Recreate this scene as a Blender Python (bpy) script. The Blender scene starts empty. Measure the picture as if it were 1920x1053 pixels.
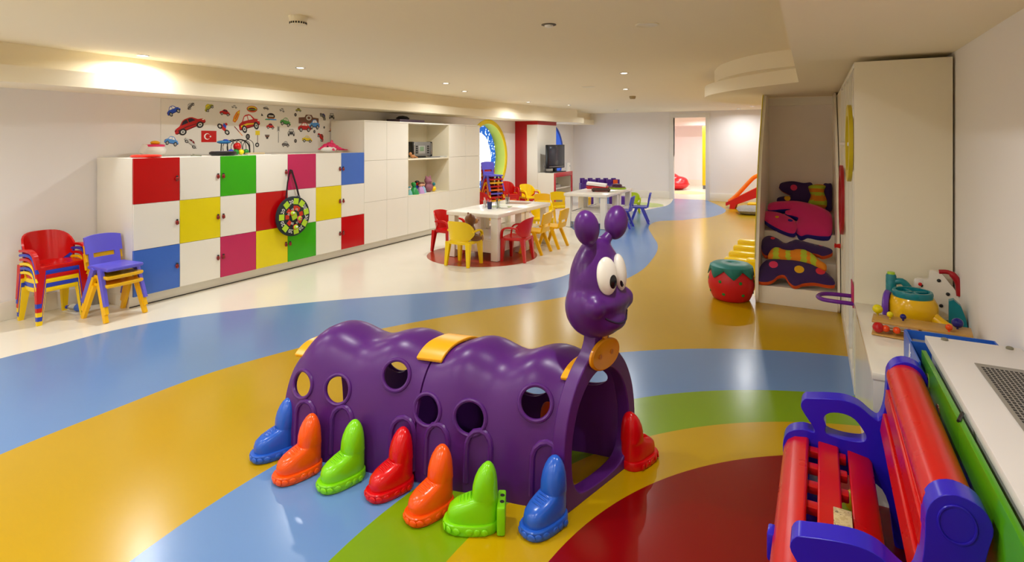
import bpy, bmesh, math, random
from mathutils import Vector, Matrix
from mathutils.bvhtree import BVHTree
from mathutils.geometry import delaunay_2d_cdt
random.seed(7)
PI = math.pi
scene = bpy.context.scene
C = scene.collection

# ------------------------------------------------------------------ camera
FPX, HOR, VPX, EYE = 1035.0, 264.0, 1524.0, 1.55
TH = math.atan((VPX - 960) / FPX); CT, ST = math.cos(TH), math.sin(TH)
cam_d = bpy.data.cameras.new('camera'); cam = bpy.data.objects.new('camera', cam_d)
C.objects.link(cam); scene.camera = cam
cam.location = (0, 0, EYE); cam.rotation_euler = (PI / 2, 0, TH)
cam_d.sensor_width = 36; cam_d.lens = FPX / 1920 * 36
cam_d.shift_y = -(526.5 - HOR) / 1920
cam_d.clip_start = 0.05

# ------------------------------------------------------------------ world, exposure
w = bpy.data.worlds.new('world'); scene.world = w; w.use_nodes = True
w.node_tree.nodes['Background'].inputs[0].default_value = (0.9, 0.95, 1.0, 1)
w.node_tree.nodes['Background'].inputs[1].default_value = 0.3
vs = scene.view_settings
vs.view_transform = 'Standard'; vs.look = 'None'; vs.gamma = 1; vs.use_curve_mapping = False
vs.exposure = 0.0
scene.cycles.diffuse_bounces = 10; scene.cycles.max_bounces = 14
LAMP_W = 13.8
LAMP_COL = (0.985, 0.985, 0.985)

# ------------------------------------------------------------------ pixel -> place
def ray(u, v):
    a = (u - 960) / FPX; b = -(v - HOR) / FPX
    return Vector((-ST + a * CT, CT + a * ST, b))
def onZ(u, v, z=0.0):
    r = ray(u, v); t = (z - EYE) / r.z; return Vector((r.x * t, r.y * t, z))
def onX(u, v, x):
    r = ray(u, v); t = x / r.x; return Vector((x, r.y * t, EYE + r.z * t))
def onY(u, v, y):
    r = ray(u, v); t = y / r.y; return Vector((r.x * t, y, EYE + r.z * t))
def onP(u, v, p, n):
    r = ray(u, v); o = Vector((0, 0, EYE)); t = (Vector(p) - o).dot(n) / r.dot(n); return o + r * t

# ------------------------------------------------------------------ materials
def lin(c):
    return tuple(((x / 255) / 12.92 if x / 255 <= .04045 else ((x / 255 + .055) / 1.055) ** 2.4) for x in c)
MATS = {}
def mat(name, rgb, rough=.4, coat=0., spec=.5, metal=0., var=.04, scale=6., bump=0., bscale=200., trans=0., ior=1.45, emit=0., sheen=0., alpha=1.):
    if name in MATS: return MATS[name]
    m = bpy.data.materials.new(name); m.use_nodes = True
    nt = m.node_tree; b = nt.nodes['Principled BSDF']
    c = lin(rgb)
    if var > 0:
        tc = nt.nodes.new('ShaderNodeTexCoord'); nz = nt.nodes.new('ShaderNodeTexNoise')
        nz.inputs['Scale'].default_value = scale; nz.inputs['Detail'].default_value = 3
        nt.links.new(tc.outputs['Object'], nz.inputs['Vector'])
        mx = nt.nodes.new('ShaderNodeMix'); mx.data_type = 'RGBA'
        mx.inputs[6].default_value = tuple(x * (1 - var) for x in c) + (1,)
        mx.inputs[7].default_value = tuple(min(1, x * (1 + var)) for x in c) + (1,)
        nt.links.new(nz.outputs[0], mx.inputs[0]); nt.links.new(mx.outputs[2], b.inputs['Base Color'])
        if rough > .05:
            mr = nt.nodes.new('ShaderNodeMapRange')
            mr.inputs[3].default_value = rough * .88; mr.inputs[4].default_value = min(1, rough * 1.14)
            nt.links.new(nz.outputs[0], mr.inputs[0]); nt.links.new(mr.outputs[0], b.inputs['Roughness'])
    else:
        b.inputs['Base Color'].default_value = c + (1,)
    if not (var > 0 and rough > .05): b.inputs['Roughness'].default_value = rough
    b.inputs['Coat Weight'].default_value = coat; b.inputs['Coat Roughness'].default_value = .08
    b.inputs['Specular IOR Level'].default_value = spec; b.inputs['Metallic'].default_value = metal
    b.inputs['IOR'].default_value = ior; b.inputs['Transmission Weight'].default_value = trans
    b.inputs['Sheen Weight'].default_value = sheen; b.inputs['Alpha'].default_value = alpha
    if emit:
        b.inputs['Emission Color'].default_value = c + (1,); b.inputs['Emission Strength'].default_value = emit
    if bump:
        tc2 = nt.nodes.new('ShaderNodeTexCoord'); n2 = nt.nodes.new('ShaderNodeTexNoise'); n2.inputs['Scale'].default_value = bscale
        nt.links.new(tc2.outputs['Object'], n2.inputs['Vector'])
        bp = nt.nodes.new('ShaderNodeBump'); bp.inputs['Strength'].default_value = bump; bp.inputs['Distance'].default_value = .004
        nt.links.new(n2.outputs[0], bp.inputs['Height']); nt.links.new(bp.outputs[0], b.inputs['Normal'])
    MATS[name] = m; return m
def vinyl(name, rgb, rough=.2):
    return mat('vinyl_' + name, rgb, rough * 1.35, var=.05, scale=1.3, spec=.5, bump=.05, bscale=9)
def plastic(name, rgb, rough=.28, **k):
    return mat('plastic_' + name, rgb, rough, var=.03, scale=8, **k)

M_WALL = mat('wall_paint', (233, 230, 228), .75, var=.012, scale=2, bump=.03, bscale=300)
M_CEIL = mat('ceiling_paint', (240, 231, 206), .85, var=.012, scale=1.5)
M_LAM = mat('white_laminate', (232, 229, 218), .22, var=.012, scale=3)
M_LAMC = mat('cream_laminate', (228, 221, 198), .35, var=.012, scale=3)
M_TABLE = mat('white_lacquer', (236, 233, 224), .2, var=.015, scale=5)
M_DARK = mat('dark_gap', (40, 38, 36), .8, var=.05)
M_CHROME = mat('chrome', (200, 200, 200), .18, metal=1., var=.03)
M_BLACK = plastic('black', (20, 20, 22), .35)
M_WHITE = plastic('white', (235, 234, 230), .3)
M_LENS = mat('lamp_lens', (255, 246, 230), .5, var=0, emit=14.)

# ------------------------------------------------------------------ mesh helpers
class MB:
    def __init__(self): self.bm = bmesh.new()
    def _mi(self, verts, mi):
        for v in verts:
            for f in v.link_faces: f.material_index = mi
    def box(self, c, size, r=0., seg=2, mi=0, rot=None):
        m = Matrix.Translation(c) @ (rot.to_4x4() if rot else Matrix.Identity(4)) @ Matrix.Diagonal((size[0], size[1], size[2], 1))
        vs_ = bmesh.ops.create_cube(self.bm, size=1, matrix=m)['verts']
        self._mi(vs_, mi)
        if r > 0:
            es = list({e for v in vs_ for e in v.link_edges})
            res = bmesh.ops.bevel(self.bm, geom=es, offset=min(r, min(size) * .49), segments=seg, profile=.5, affect='EDGES', clamp_overlap=True)
            for f in res['faces']: f.material_index = mi
        return self
    def bx(self, x0, x1, y0, y1, z0, z1, r=0., seg=2, mi=0):
        return self.box(((x0 + x1) / 2, (y0 + y1) / 2, (z0 + z1) / 2), (abs(x1 - x0), abs(y1 - y0), abs(z1 - z0)), r, seg, mi)
    def rings(self, secs, mi=0, closed=True, cap=True):
        bm = self.bm; R = [[bm.verts.new(p) for p in s] for s in secs]; n = len(secs[0])
        for a, b in zip(R[:-1], R[1:]):
            for i in range(n if closed else n - 1):
                j = (i + 1) % n
                try: bm.faces.new((a[i], a[j], b[j], b[i])).material_index = mi
                except ValueError: pass
        if cap and closed:
            for q in (list(reversed(R[0])), R[-1]):
                try: bm.faces.new(q).material_index = mi
                except ValueError: pass
        return self
    def lathe(self, prof, c=(0, 0, 0), n=20, mi=0, rot=None, sx=1., sy=1.):
        loop = tuple(prof[0]) == tuple(prof[-1])
        secs = []
        for r_, z in prof:
            s = []
            for i in range(n):
                a = 2 * PI * i / n; p = Vector((max(r_, .0004) * math.cos(a) * sx, max(r_, .0004) * math.sin(a) * sy, z))
                if rot: p = rot @ p
                s.append(p + Vector(c))
            secs.append(s)
        return self.rings(secs, mi, cap=not loop)
    def ell(self, c, rad, n=16, mi=0, rot=None):
        m = Matrix.Translation(c) @ (rot.to_4x4() if rot else Matrix.Identity(4)) @ Matrix.Diagonal((rad[0], rad[1], rad[2], 1))
        vs_ = bmesh.ops.create_uvsphere(self.bm, u_segments=n, v_segments=max(6, n * 2 // 3), radius=1, matrix=m)['verts']
        self._mi(vs_, mi); return self
    def sweep(self, path, prof, mi=0, scale=None, up=(0, 0, 1), closed=False):
        P = [Vector(p) for p in path]; n = len(P); secs = []
        for i, p in enumerate(P):
            if closed: t = P[(i + 1) % n] - P[i - 1]
            else: t = P[min(i + 1, n - 1)] - P[max(i - 1, 0)]
            t.normalize(); u_ = Vector(up)
            if abs(t.dot(u_)) > .97:
                if i == 0 or not secs: u_ = Vector((1, 0, 0)) if abs(t.x) < .9 else Vector((0, 1, 0))
                else: u_ = last
            s = t.cross(u_).normalized(); u2 = s.cross(t).normalized(); last = u2
            k = scale[i] if scale else 1.
            kx, ky = (k if isinstance(k, tuple) else (k, k))
            secs.append([p + s * (a * kx) + u2 * (b * ky) for a, b in prof])
        if closed: secs.append(secs[0])
        return self.rings(secs, mi, cap=not closed)
    def tube(self, path, r, n=8, mi=0, closed=False, up=(0, 0, 1)):
        rr = r if isinstance(r, (list, tuple)) else [r] * len(path)
        return self.sweep(path, [(math.cos(2 * PI * i / n), math.sin(2 * PI * i / n)) for i in range(n)], mi, list(rr), up, closed)
    def prism(self, out, f0, f1, mi=0, mside=None):
        """out: 2-D outline; f0/f1 map (a,b) to the two faces"""
        bm = self.bm; A = [bm.verts.new(f0(a, b)) for a, b in out]; B = [bm.verts.new(f1(a, b)) for a, b in out]
        n = len(out)
        try:
            bm.faces.new(list(reversed(A))).material_index = mi; bm.faces.new(B).material_index = mi
        except ValueError: pass
        for i in range(n):
            j = (i + 1) % n
            bm.faces.new((A[i], A[j], B[j], B[i])).material_index = mi if mside is None else mside
        return self
    def build(self, name, mats, parent=None, smooth=40, loc=None, fix=True):
        bm = self.bm
        if fix:
            bmesh.ops.remove_doubles(bm, verts=bm.verts, dist=1e-5)
            bmesh.ops.recalc_face_normals(bm, faces=bm.faces)
        me = bpy.data.meshes.new(name); bm.to_mesh(me); bm.free()
        for m in (mats if isinstance(mats, (list, tuple)) else [mats]): me.materials.append(m)
        if smooth:
            me.shade_smooth(); me.set_sharp_from_angle(angle=math.radians(smooth))
        o = bpy.data.objects.new(name, me); C.objects.link(o)
        if parent: o.parent = parent
        if loc is not None: o.location = loc
        return o

def rotz(a): return Matrix.Rotation(a, 3, 'Z')
def circ(r, n=24, cx=0, cy=0, ry=None):
    return [(cx + r * math.cos(2 * PI * i / n), cy + (ry or r) * math.sin(2 * PI * i / n)) for i in range(n)]
def spline(pts, k=6, closed=True):
    n = len(pts); out = []
    P = [Vector(p) for p in pts]
    for i in range(n if closed else n - 1):
        if closed: a, b, c_, d = P[i - 1], P[i], P[(i + 1) % n], P[(i + 2) % n]
        else: a, b, c_, d = P[max(i - 1, 0)], P[i], P[i + 1], P[min(i + 2, n - 1)]
        for j in range(k):
            t = j / k
            out.append(.5 * ((2 * b) + (c_ - a) * t + (2 * a - 5 * b + 4 * c_ - d) * t * t + (3 * b - a - 3 * c_ + d) * t ** 3))
    if not closed: out.append(P[-1])
    return out
def tag(o, label, cat, group=None):
    o['label'] = label; o['category'] = cat
    if group: o['group'] = group
    return o
def struct(o): o['kind'] = 'structure'; return o
def thing(name, loc, label, cat, rz=0., group=None):
    o = bpy.data.objects.new(name, None); C.objects.link(o); o.empty_display_size = .1
    o.location = loc; o.rotation_euler = (0, 0, rz); return tag(o, label, cat, group)
def copy_tree(o, parent=None):
    c = o.copy(); C.objects.link(c); c.parent = parent
    for ch in list(o.children): copy_tree(ch, c)
    return c
def remesh_obj(o, vox, smooth_it=4):
    md = o.modifiers.new('r', 'REMESH'); md.mode = 'VOXEL'; md.voxel_size = vox; md.use_smooth_shade = True
    m2 = o.modifiers.new('s', 'SMOOTH'); m2.iterations = smooth_it; m2.factor = .5
    return bake(o)
def bake(o):
    dg = bpy.context.evaluated_depsgraph_get(); dg.update()
    me = bpy.data.meshes.new_from_object(o.evaluated_get(dg))
    old = o.data; o.modifiers.clear(); o.data = me; bpy.data.meshes.remove(old); me.name = o.name
    return o
# ================================================================== THE SETTING
XL, XR, YB, YF, ZC = -6.14, .712, 15.0, -3.0, 2.33
ZL = 2.01      # underside of the left soffit
# ---- floor: white sheet with coloured vinyl laid in
fl = struct(MB().bx(XL - .4, XR + .1, YF - .1, 20.4, -.12, 0).build('floor', vinyl('white', (226, 222, 208), .17), smooth=0))
B1 = [(-420, 790), (-200, 728), (0, 672), (100, 648), (200, 622), (300, 602), (400, 587), (600, 565), (800, 549), (950, 537), (1040, 522), (1083, 506), (1108, 490), (1115, 475), (1107, 459), (1092, 444), (1075, 430), (1064, 421), (1062, 412), (1072, 404), (1092, 400), (1130, 398), (1165, 397), (1196, 395), (1214, 393), (1233, 389), (1248, 386), (1257, 381), (1261, 375.5)]
B2 = [(1328, 376.5), (1343, 383), (1355, 389), (1361, 394), (1357, 399), (1345, 403.5), (1326, 408), (1300, 410), (1280, 412.6), (1251, 413.5), (1233, 415), (1222, 419), (1216, 427), (1225, 444), (1232, 455), (1233, 467), (1225, 483), (1201, 508), (1150, 532), (1060, 556), (900, 582), (740, 611), (600, 642), (400, 697), (200, 772), (0, 852), (-200, 945), (-420, 1060)]
b1 = [p.to_2d() for p in spline([onZ(u, v) for u, v in B1], 5, False)]
b2 = [p.to_2d() for p in spline([onZ(u, v) for u, v in B2], 5, False)]
def inlay(pts, z, m, label=None):
    mb = MB(); mb.prism([(p[0], p[1]) for p in pts], lambda a, b: (a, b, -.003), lambda a, b: (a, b, z))
    o = mb.build('floor_inlay', m, fl, smooth=0)
    if label: o['label'] = label
    return o
V_BLUE = vinyl('blue', (98, 136, 188), .16); V_YEL = vinyl('yellow', (184, 148, 0), .16)
V_GRN = vinyl('green', (116, 152, 8), .16); V_RED = vinyl('red', (126, 4, 8), .13)
blue_poly = b1 + [Vector((-3.28, YB + .12)), Vector((-2.42, YB + .12))] + b2
inlay(blue_poly, .0008, V_BLUE, 'winding blue vinyl band')
yel_poly = [Vector((-2.40, YB + .02)), Vector((XR, YB + .02)), Vector((XR, YF)), Vector((b2[-1].x, YF))] + list(reversed(b2))
inlay(yel_poly, .0008, V_YEL, 'wide ochre yellow vinyl zone')
CXY = (.77, 1.66)
def arc_poly(r):
    return [(min(x, XR), y) for x, y in circ(r, 160, *CXY)]
for r_, z_, m_, lb in ((3.03, .0014, V_BLUE, 'blue ring of vinyl'), (2.345, .002, V_GRN, 'lime green ring of vinyl'), (1.955, .0026, V_YEL, 'inner yellow ring of vinyl'), (1.635, .0032, V_RED, 'deep red vinyl circle')):
    inlay(arc_poly(r_), z_, m_, lb)
inlay(circ(.75, 64, -3.96, 6.42), .0014, vinyl('rust', (160, 54, 28), .18), 'rust red circle under the near table')
g0 = onZ(1208, 384)
inlay(circ(.55, 48, g0.x - .1, g0.y), .0012, vinyl('pale_green', (178, 200, 110), .2), 'pale green circle by the back wall')

# ---- walls
struct(MB().bx(XL - .12, XL, YF, 9.3, 0, ZC).build('wall_left', M_WALL, smooth=0))
def arch_wall():
    """left wall beyond the cupboards, with two round window recesses"""
    mb = MB(); y0, y1, z0, z1 = 9.3, YB + .1, 0, ZC
    N = 48; holes = [(10.2, 1.19, .735), (13.42, 1.19, .735)]
    cuts = [y0, 11.8, y1]
    for k, (cy, cz, r) in enumerate(holes):
        a0, a1 = cuts[k], cuts[k + 1]; bm = mb.bm
        inner, outer, back = [], [], []
        for i in range(N):
            t = 2 * PI * i / N; dy, dz = math.cos(t), math.sin(t)
            inner.append(bm.verts.new((XL, cy + r * dy, cz + r * dz)))
            k1 = min(((a1 - cy) / dy) if dy > 1e-6 else 1e9, ((a0 - cy) / dy) if dy < -1e-6 else 1e9, ((z1 - cz) / dz) if dz > 1e-6 else 1e9, ((z0 - cz) / dz) if dz < -1e-6 else 1e9)
            outer.append(bm.verts.new((XL, cy + k1 * dy, cz + k1 * dz)))
        for i in range(N):
            j = (i + 1) % N; bm.faces.new((outer[i], outer[j], inner[j], inner[i]))
        corners = [(a0, z0), (a1, z0), (a1, z1), (a0, z1)]
        for cyy, czz in corners:
            ang = math.atan2(czz - cz, cyy - cy) % (2 * PI); i = int(ang / (2 * PI) * N); j = (i + 1) % N
            bm.faces.new((outer[i], outer[j], bm.verts.new((XL, cyy, czz))))
    return mb
w2 = struct(arch_wall().build('wall_left', M_WALL, smooth=0, fix=False))
struct(MB().bx(XR, XR + .12, YF, YB + .1, 0, ZC).build('wall_right', M_WALL, smooth=0))
struct(MB().bx(XL - .4, XR + .1, YF - .12, YF, 0, ZC).build('wall_front', M_WALL, smooth=0))
DX0, DX1, DZ = -3.276, -2.432, 2.18
struct(MB().bx(XL - .1, DX0, YB, YB + .12, 0, ZC).bx(DX1, XR, YB, YB + .12, 0, ZC).bx(DX0, DX1, YB, YB + .12, DZ, ZC).build('wall_back', M_WALL, smooth=0))
# door lining at the opening
dr = struct(MB().bx(DX0 - .09, DX0 + .014, YB - .02, YB + .13, 0, DZ + .09, .004).bx(DX1 - .014, DX1 + .09, YB - .02, YB + .13, 0, DZ + .09, .004).bx(DX0 + .014, DX1 - .014, YB - .02, YB + .13, DZ - .014, DZ + .09, .004).build('door_1', mat('door_lining', (226, 224, 218), .4)))
# next room seen through the opening
M_WALL2 = mat('pink_white_paint', (242, 230, 232), .75, var=.01)
struct(MB().bx(-5.6, .6, 19.9, 20.02, 0, ZC).build('wall_far', M_WALL2, smooth=0))
struct(MB().bx(-5.72, -5.6, YB + .12, 20, 0, ZC).build('wall_far_left', M_WALL2, smooth=0))
struct(MB().bx(.6, .72, YB + .12, 20, 0, ZC).build('wall_far_right', M_WALL2, smooth=0))
struct(MB().bx(-5.6, .6, 18.9, 19.9, 2.06, ZC, .004).build('trim_1', M_WALL2))
struct(MB().bx(-5.6, .6, 19.88, 19.9, 0, .2).build('baseboard_far', M_LAM, smooth=0))
# skirting
struct(MB().bx(XL, XL + .02, YF, 2.78, 0, .16, .004).build('baseboard_left', M_LAM))
struct(MB().bx(XL + .02, DX0 - .09, YB - .018, YB, 0, .2, .004).bx(DX1 + .09, XR, YB - .018, YB, 0, .2, .004).build('baseboard_back', M_LAM))
# ---- ceiling and its dropped soffits
struct(MB().bx(XL - .4, XR + .12, YF - .1, 20.1, ZC, ZC + .1).build('ceiling', M_CEIL, smooth=0))
def plan(pts, z0, z1, name, m=M_CEIL):
    mb = MB(); mb.prism([(p[0], p[1]) for p in pts], lambda a, b: (a, b, z0), lambda a, b: (a, b, z1))
    return struct(mb.build(name, m, smooth=30))
edge = spline([(-5.5, YF), (-5.5, 3), (-5.5, 6), (-5.49, 9), (-5.45, 10.8), (-5.33, 12.2), (-5.17, 13.35)], 6, False)
plan([(XL, YF)] + [(p[0], p[1]) for p in edge] + [(-5.35, 13.6), (-5.5, 13.6), (-5.5, YB), (XL, YB)], ZL, 2.143, 'trim_2')
edge2 = spline([(-5.61, YF), (-5.61, 3), (-5.61, 6), (-5.6, 9), (-5.52, 10.2), (-5.38, 11.6), (-5.22, 13.0)], 6, False)
plan([(XL, YF)] + [(p[0], p[1]) for p in edge2] + [(-5.45, 13.4), (-5.62, 13.4), (-5.62, YB), (XL, YB)], 2.143, ZC, 'trim_3')
disc = spline([(-.114, 5.40), (-.40, 5.64), (-.65, 5.90), (-.87, 6.2), (-1.03, 6.5), (-1.13, 6.86), (-1.15, 7.25), (-1.09, 7.62), (-.88, 8.25), (-.6, 8.7), (-.2, 9.05), (.2, 9.2)], 5, False)
plan([(-.107, YF), (-.107, 5.39)] + [(p[0], p[1]) for p in disc] + [(XR, 9.25), (XR, YF)], 2.06, 2.185, 'trim_4')
disc2 = spline([(-.15, 5.26), (-.35, 5.36), (-.54, 5.53), (-.77, 5.88), (-.92, 6.3), (-1.0, 6.8), (-.97, 7.4), (-.75, 8.1), (-.45, 8.6), (.2, 9.0)], 5, False)
plan([(-.107, YF), (-.107, 5.24)] + [(p[0], p[1]) for p in disc2] + [(XR, 9.0), (XR, YF)], 2.185, ZC, 'trim_5')

# ---- round windows in the left wall
def round_window(cy, ring_rgb, reveal_rgb, k):
    cz, r = 1.19, .735; nm = 'window_%d' % k
    root = bpy.data.objects.new(nm, None); C.objects.link(root); root.location = (XL, cy, cz); struct(root)
    R90 = Matrix.Rotation(PI / 2, 3, 'Y')
    mb = MB(); mb.lathe([(r - .005, -.001), (r - .005, .012), (r + .01, .02), (r + .075, .02), (r + .085, .012), (r + .085, -.001), (r - .005, -.001)], n=64, rot=R90)
    mb.build('window_ring', plastic('ring_%d' % k, ring_rgb, .4), root)
    mb = MB(); secs = []
    for x in (0.005, -.25):
        secs.append([(x, (r + .001) * math.cos(2 * PI * i / 64), (r + .001) * math.sin(2 * PI * i / 64)) for i in range(64)])
    mb.rings(secs, cap=False); mb.build('reveal', mat('reveal_%d' % k, reveal_rgb, .5), root)
    mb = MB(); mb.lathe([(0, -.262), (r, -.262), (r, -.252), (0, -.252)], n=64, rot=R90)
    m = bpy.data.materials.new('printed_glass_%d' % k); m.use_nodes = True; nt = m.node_tree; b = nt.nodes['Principled BSDF']
    tc = nt.nodes.new('ShaderNodeTexCoord'); sep = nt.nodes.new('ShaderNodeSeparateXYZ'); nt.links.new(tc.outputs['Object'], sep.inputs[0])
    ln = nt.nodes.new('ShaderNodeVectorMath'); ln.operation = 'LENGTH'
    cmb = nt.nodes.new('ShaderNodeCombineXYZ'); nt.links.new(sep.outputs[1], cmb.inputs[1]); nt.links.new(sep.outputs[2], cmb.inputs[2]); nt.links.new(cmb.outputs[0], ln.inputs[0])
    wv = nt.nodes.new('ShaderNodeTexWave'); wv.inputs['Scale'].default_value = 4.5; wv.inputs['Distortion'].default_value = 9; wv.inputs['Detail'].default_value = 1.5; wv.inputs['Detail Scale'].default_value = 2.5
    nt.links.new(cmb.outputs[0], wv.inputs[0])
    nz = nt.nodes.new('ShaderNodeTexNoise'); nz.inputs['Scale'].default_value = 2.2; nt.links.new(cmb.outputs[0], nz.inputs[0])
    ad = nt.nodes.new('ShaderNodeMath'); ad.operation = 'MULTIPLY_ADD'; ad.inputs[1].default_value = .12; nt.links.new(nz.outputs[0], ad.inputs[0]); nt.links.new(ln.outputs['Value'], ad.inputs[2])
    rp = nt.nodes.new('ShaderNodeValToRGB'); e = rp.color_ramp.elements
    e[0].position = .57; e[0].color = (0, 0, 0, 1); e[1].position = .60; e[1].color = (1, 1, 1, 1); nt.links.new(ad.outputs[0], rp.inputs[0])
    lr = nt.nodes.new('ShaderNodeValToRGB'); e = lr.color_ramp.elements
    e[0].position = .90; e[0].color = lin((10, 60, 130)) + (1,); e[1].position = .96; e[1].color = (.6, .75, .9, 1); nt.links.new(wv.outputs[0], lr.inputs[0])
    mx = nt.nodes.new('ShaderNodeMix'); mx.data_type = 'RGBA'; mx.inputs[6].default_value = (.93, .97, 1, 1)
    nt.links.new(rp.outputs[0], mx.inputs[0]); nt.links.new(lr.outputs[0], mx.inputs[7])
    nt.links.new(mx.outputs[2], b.inputs['Base Color']); nt.links.new(mx.outputs[2], b.inputs['Emission Color']); b.inputs['Emission Strength'].default_value = 2.6
    b.inputs['Roughness'].default_value = .15
    mb.build('pane', m, root)
round_window(10.2, (232, 206, 0), (186, 205, 74), 1)
round_window(13.42, (28, 84, 205), (40, 100, 205), 2)

# ---- ceiling lamps
def downlight(x, y, z, watts, label, k=0):
    t = thing('downlight', (x, y, z), label, 'lamp', group='recessed ceiling downlights')
    MB().lathe([(.036, -.002), (.05, -.006), (.054, -.002), (.054, 0), (.036, 0), (.036, -.002)], n=20).build('trim_ring', M_CHROME, t)
    MB().lathe([(0, -.001), (.036, -.001), (.036, 0), (0, 0)], n=16).build('lens', M_LENS, t)
    ld = bpy.data.lights.new('downlight_bulb', 'AREA'); ld.shape = 'DISK'; ld.size = .07; ld.energy = watts; ld.color = LAMP_COL
    ld.spread = math.radians(165)
    lo = bpy.data.objects.new('downlight_bulb', ld); C.objects.link(lo); lo.parent = t; lo.location = (0, 0, -.014)
    return t
seen = [((268, 104), 'bright recessed downlight beside the soffit above the red locker door'), ((563, 127), 'recessed downlight above the car stickers'),
        ((836, 156), 'nearer downlight of the pair above the open shelves'), ((871, 171), 'farther downlight of the pair above the open shelves'),
        ((991, 191), 'small downlight over the red television column'), ((1066, 196.7), 'small downlight left of the back wall corner'),
        ((1170, 137), 'nearest downlight in the middle row above the caterpillar'), ((1173, 167), 'second downlight in the middle row'),
        ((1155, 206), 'farthest downlight near the back wall, left of the doorway'), ((1385, 203.5), 'dim downlight on the ceiling right of the doorway'), ((1411, 199), 'downlight nearest the curved white soffit')]
for (u, v), lb in seen:
    p = onZ(u, v, ZC); downlight(p.x, p.y, ZC, LAMP_W, lb)
for x, y in ((-.55, 2.0), (-2.0, 1.7), (-3.45, 1.05), (-4.9, .6), (-1.0, .0), (-2.4, -.4), (-3.8, -.6), (-5.0, -1.3), (-.7, -1.8), (-2.4, -2.0), (-4.0, -2.2)):
    downlight(x, y, ZC, LAMP_W, 'added unseen downlight brightening the near end of the room')  # unseen lamps added to raise the light level around the camera
for x, y in ((-3.7, 16.6), (-2.2, 16.8), (-3.2, 18.2), (-1.6, 18.2)):
    downlight(x, y, ZC, LAMP_W * 1.7, 'added unseen downlight brightening the next room')  # extra lamps put in to brighten the room beyond the doorway
for x, y in ((-.95, 9.6), (-.3, 10.6), (-.6, 12.0)):
    downlight(x, y, ZC, LAMP_W, 'added downlight hidden behind the curved soffit to brighten the back')  # lamps added out of sight to lift the dark far end
# ceiling fittings
p = onZ(559, 31, ZC); sm = thing('smoke_detector', (p.x, p.y, ZC), 'cream smoke detector on the ceiling above the lockers', 'detector')
MB().lathe([(0, 0), (.058, 0), (.058, -.012), (.053, -.02), (.05, -.05), (.03, -.056), (0, -.056)], n=28).build('housing', M_LAMC, sm)
for i in range(20):
    a = 2 * PI * i / 20
    MB().box((.0495 * math.cos(a), .0495 * math.sin(a), -.043), (.006, .009, .012), rot=rotz(a)).build('vent_slot', M_DARK, sm, smooth=0)
p = onZ(1029, 46, ZC); t = thing('ceiling_sensor', (p.x, p.y, ZC), 'small domed sensor with dark rim on the ceiling', 'sensor')
MB().lathe([(0, 0), (.05, 0), (.05, -.004), (.04, -.006), (0, -.006)], n=24).build('rim', mat('rim_brown', (96, 84, 64), .5), t)
MB().lathe([(.03, -.005), (.028, -.014), (.015, -.02), (0, -.021)], n=20).build('dome', M_WHITE, t)
p = onZ(1213, 46, ZC); t = thing('ceiling_speaker', (p.x, p.y, ZC), 'round flat loudspeaker grille flush with the ceiling', 'loudspeaker')
MB().lathe([(.078, 0), (.078, -.004), (.07, -.007), (.066, -.004)], n=32).build('rim', M_LAMC, t)
MB().lathe([(0, -.003), (.068, -.003), (.068, 0), (0, 0)], n=32).build('grille', mat('speaker_mesh', (226, 214, 186), .6, bump=.5, bscale=900), t)
p = onZ(1186, 180, ZC); t = thing('smoke_detector', (p.x, p.y, ZC), 'tiny far smoke detector beyond the middle row of downlights', 'detector')
MB().lathe([(0, 0), (.055, 0), (.055, -.02), (.045, -.05), (0, -.052)], n=20).build('housing', mat('detector_tan', (170, 150, 112), .5), t)
for (u, v), lb in (((1103, 162.5), 'flat pale cover plate on the ceiling, the nearer of two'), ((1043, 189), 'flat pale cover plate on the ceiling, the farther of two')):
    p = onZ(u, v, ZC); tag(MB().lathe([(0, -.004), (.09, -.004), (.095, 0), (0, 0)], n=28).build('ceiling_cover_plate', M_LAMC, loc=(p.x, p.y, ZC)), lb, 'cover plate')
# ================================================================== LEFT SIDE CABINETS
XD = -5.477
LY0, DW, DZ0, DH = 2.786, .4245, .111, .4267
COL = {'w': M_LAM, 'r': mat('door_red', (186, 6, 14), .2, var=.02), 'y': mat('door_yellow', (226, 208, 4), .2, var=.02), 'g': mat('door_green', (52, 168, 8), .2, var=.02),
       'b': mat('door_blue', (62, 106, 196), .2, var=.02), 'm': mat('door_magenta', (188, 30, 88), .2, var=.02)}
NAMES = {'w': None, 'r': 'red door', 'y': 'yellow door', 'g': 'green door', 'b': 'blue door', 'm': 'magenta door'}
M_LBR = plastic('ladybird_red', (150, 30, 20), .35)
lk = thing('locker_cabinet', (XD, LY0, 0), 'long low locker cabinet with a checkerboard of coloured and white doors', 'locker')
LT = 1.391 
MB().bx(-.645, -.02, 0, 7 * DW, DZ0 - .002, LT - .001, .002).build('carcass', M_LAM, lk)
MB().bx(-.64, -.09, .01, 7 * DW, 0, DZ0 - .002).build('plinth', M_LAM, lk, smooth=0)
MB().bx(-.09, -.082, .01, 7 * DW, 0, .007).build('joint_strip', M_DARK, lk, smooth=0)
grid = ['wrwgwmwb'[1:], 'wywrwyw', 'bwmygwr']
side = [1, 1, -1, 1, -1, 1, -1]
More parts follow.
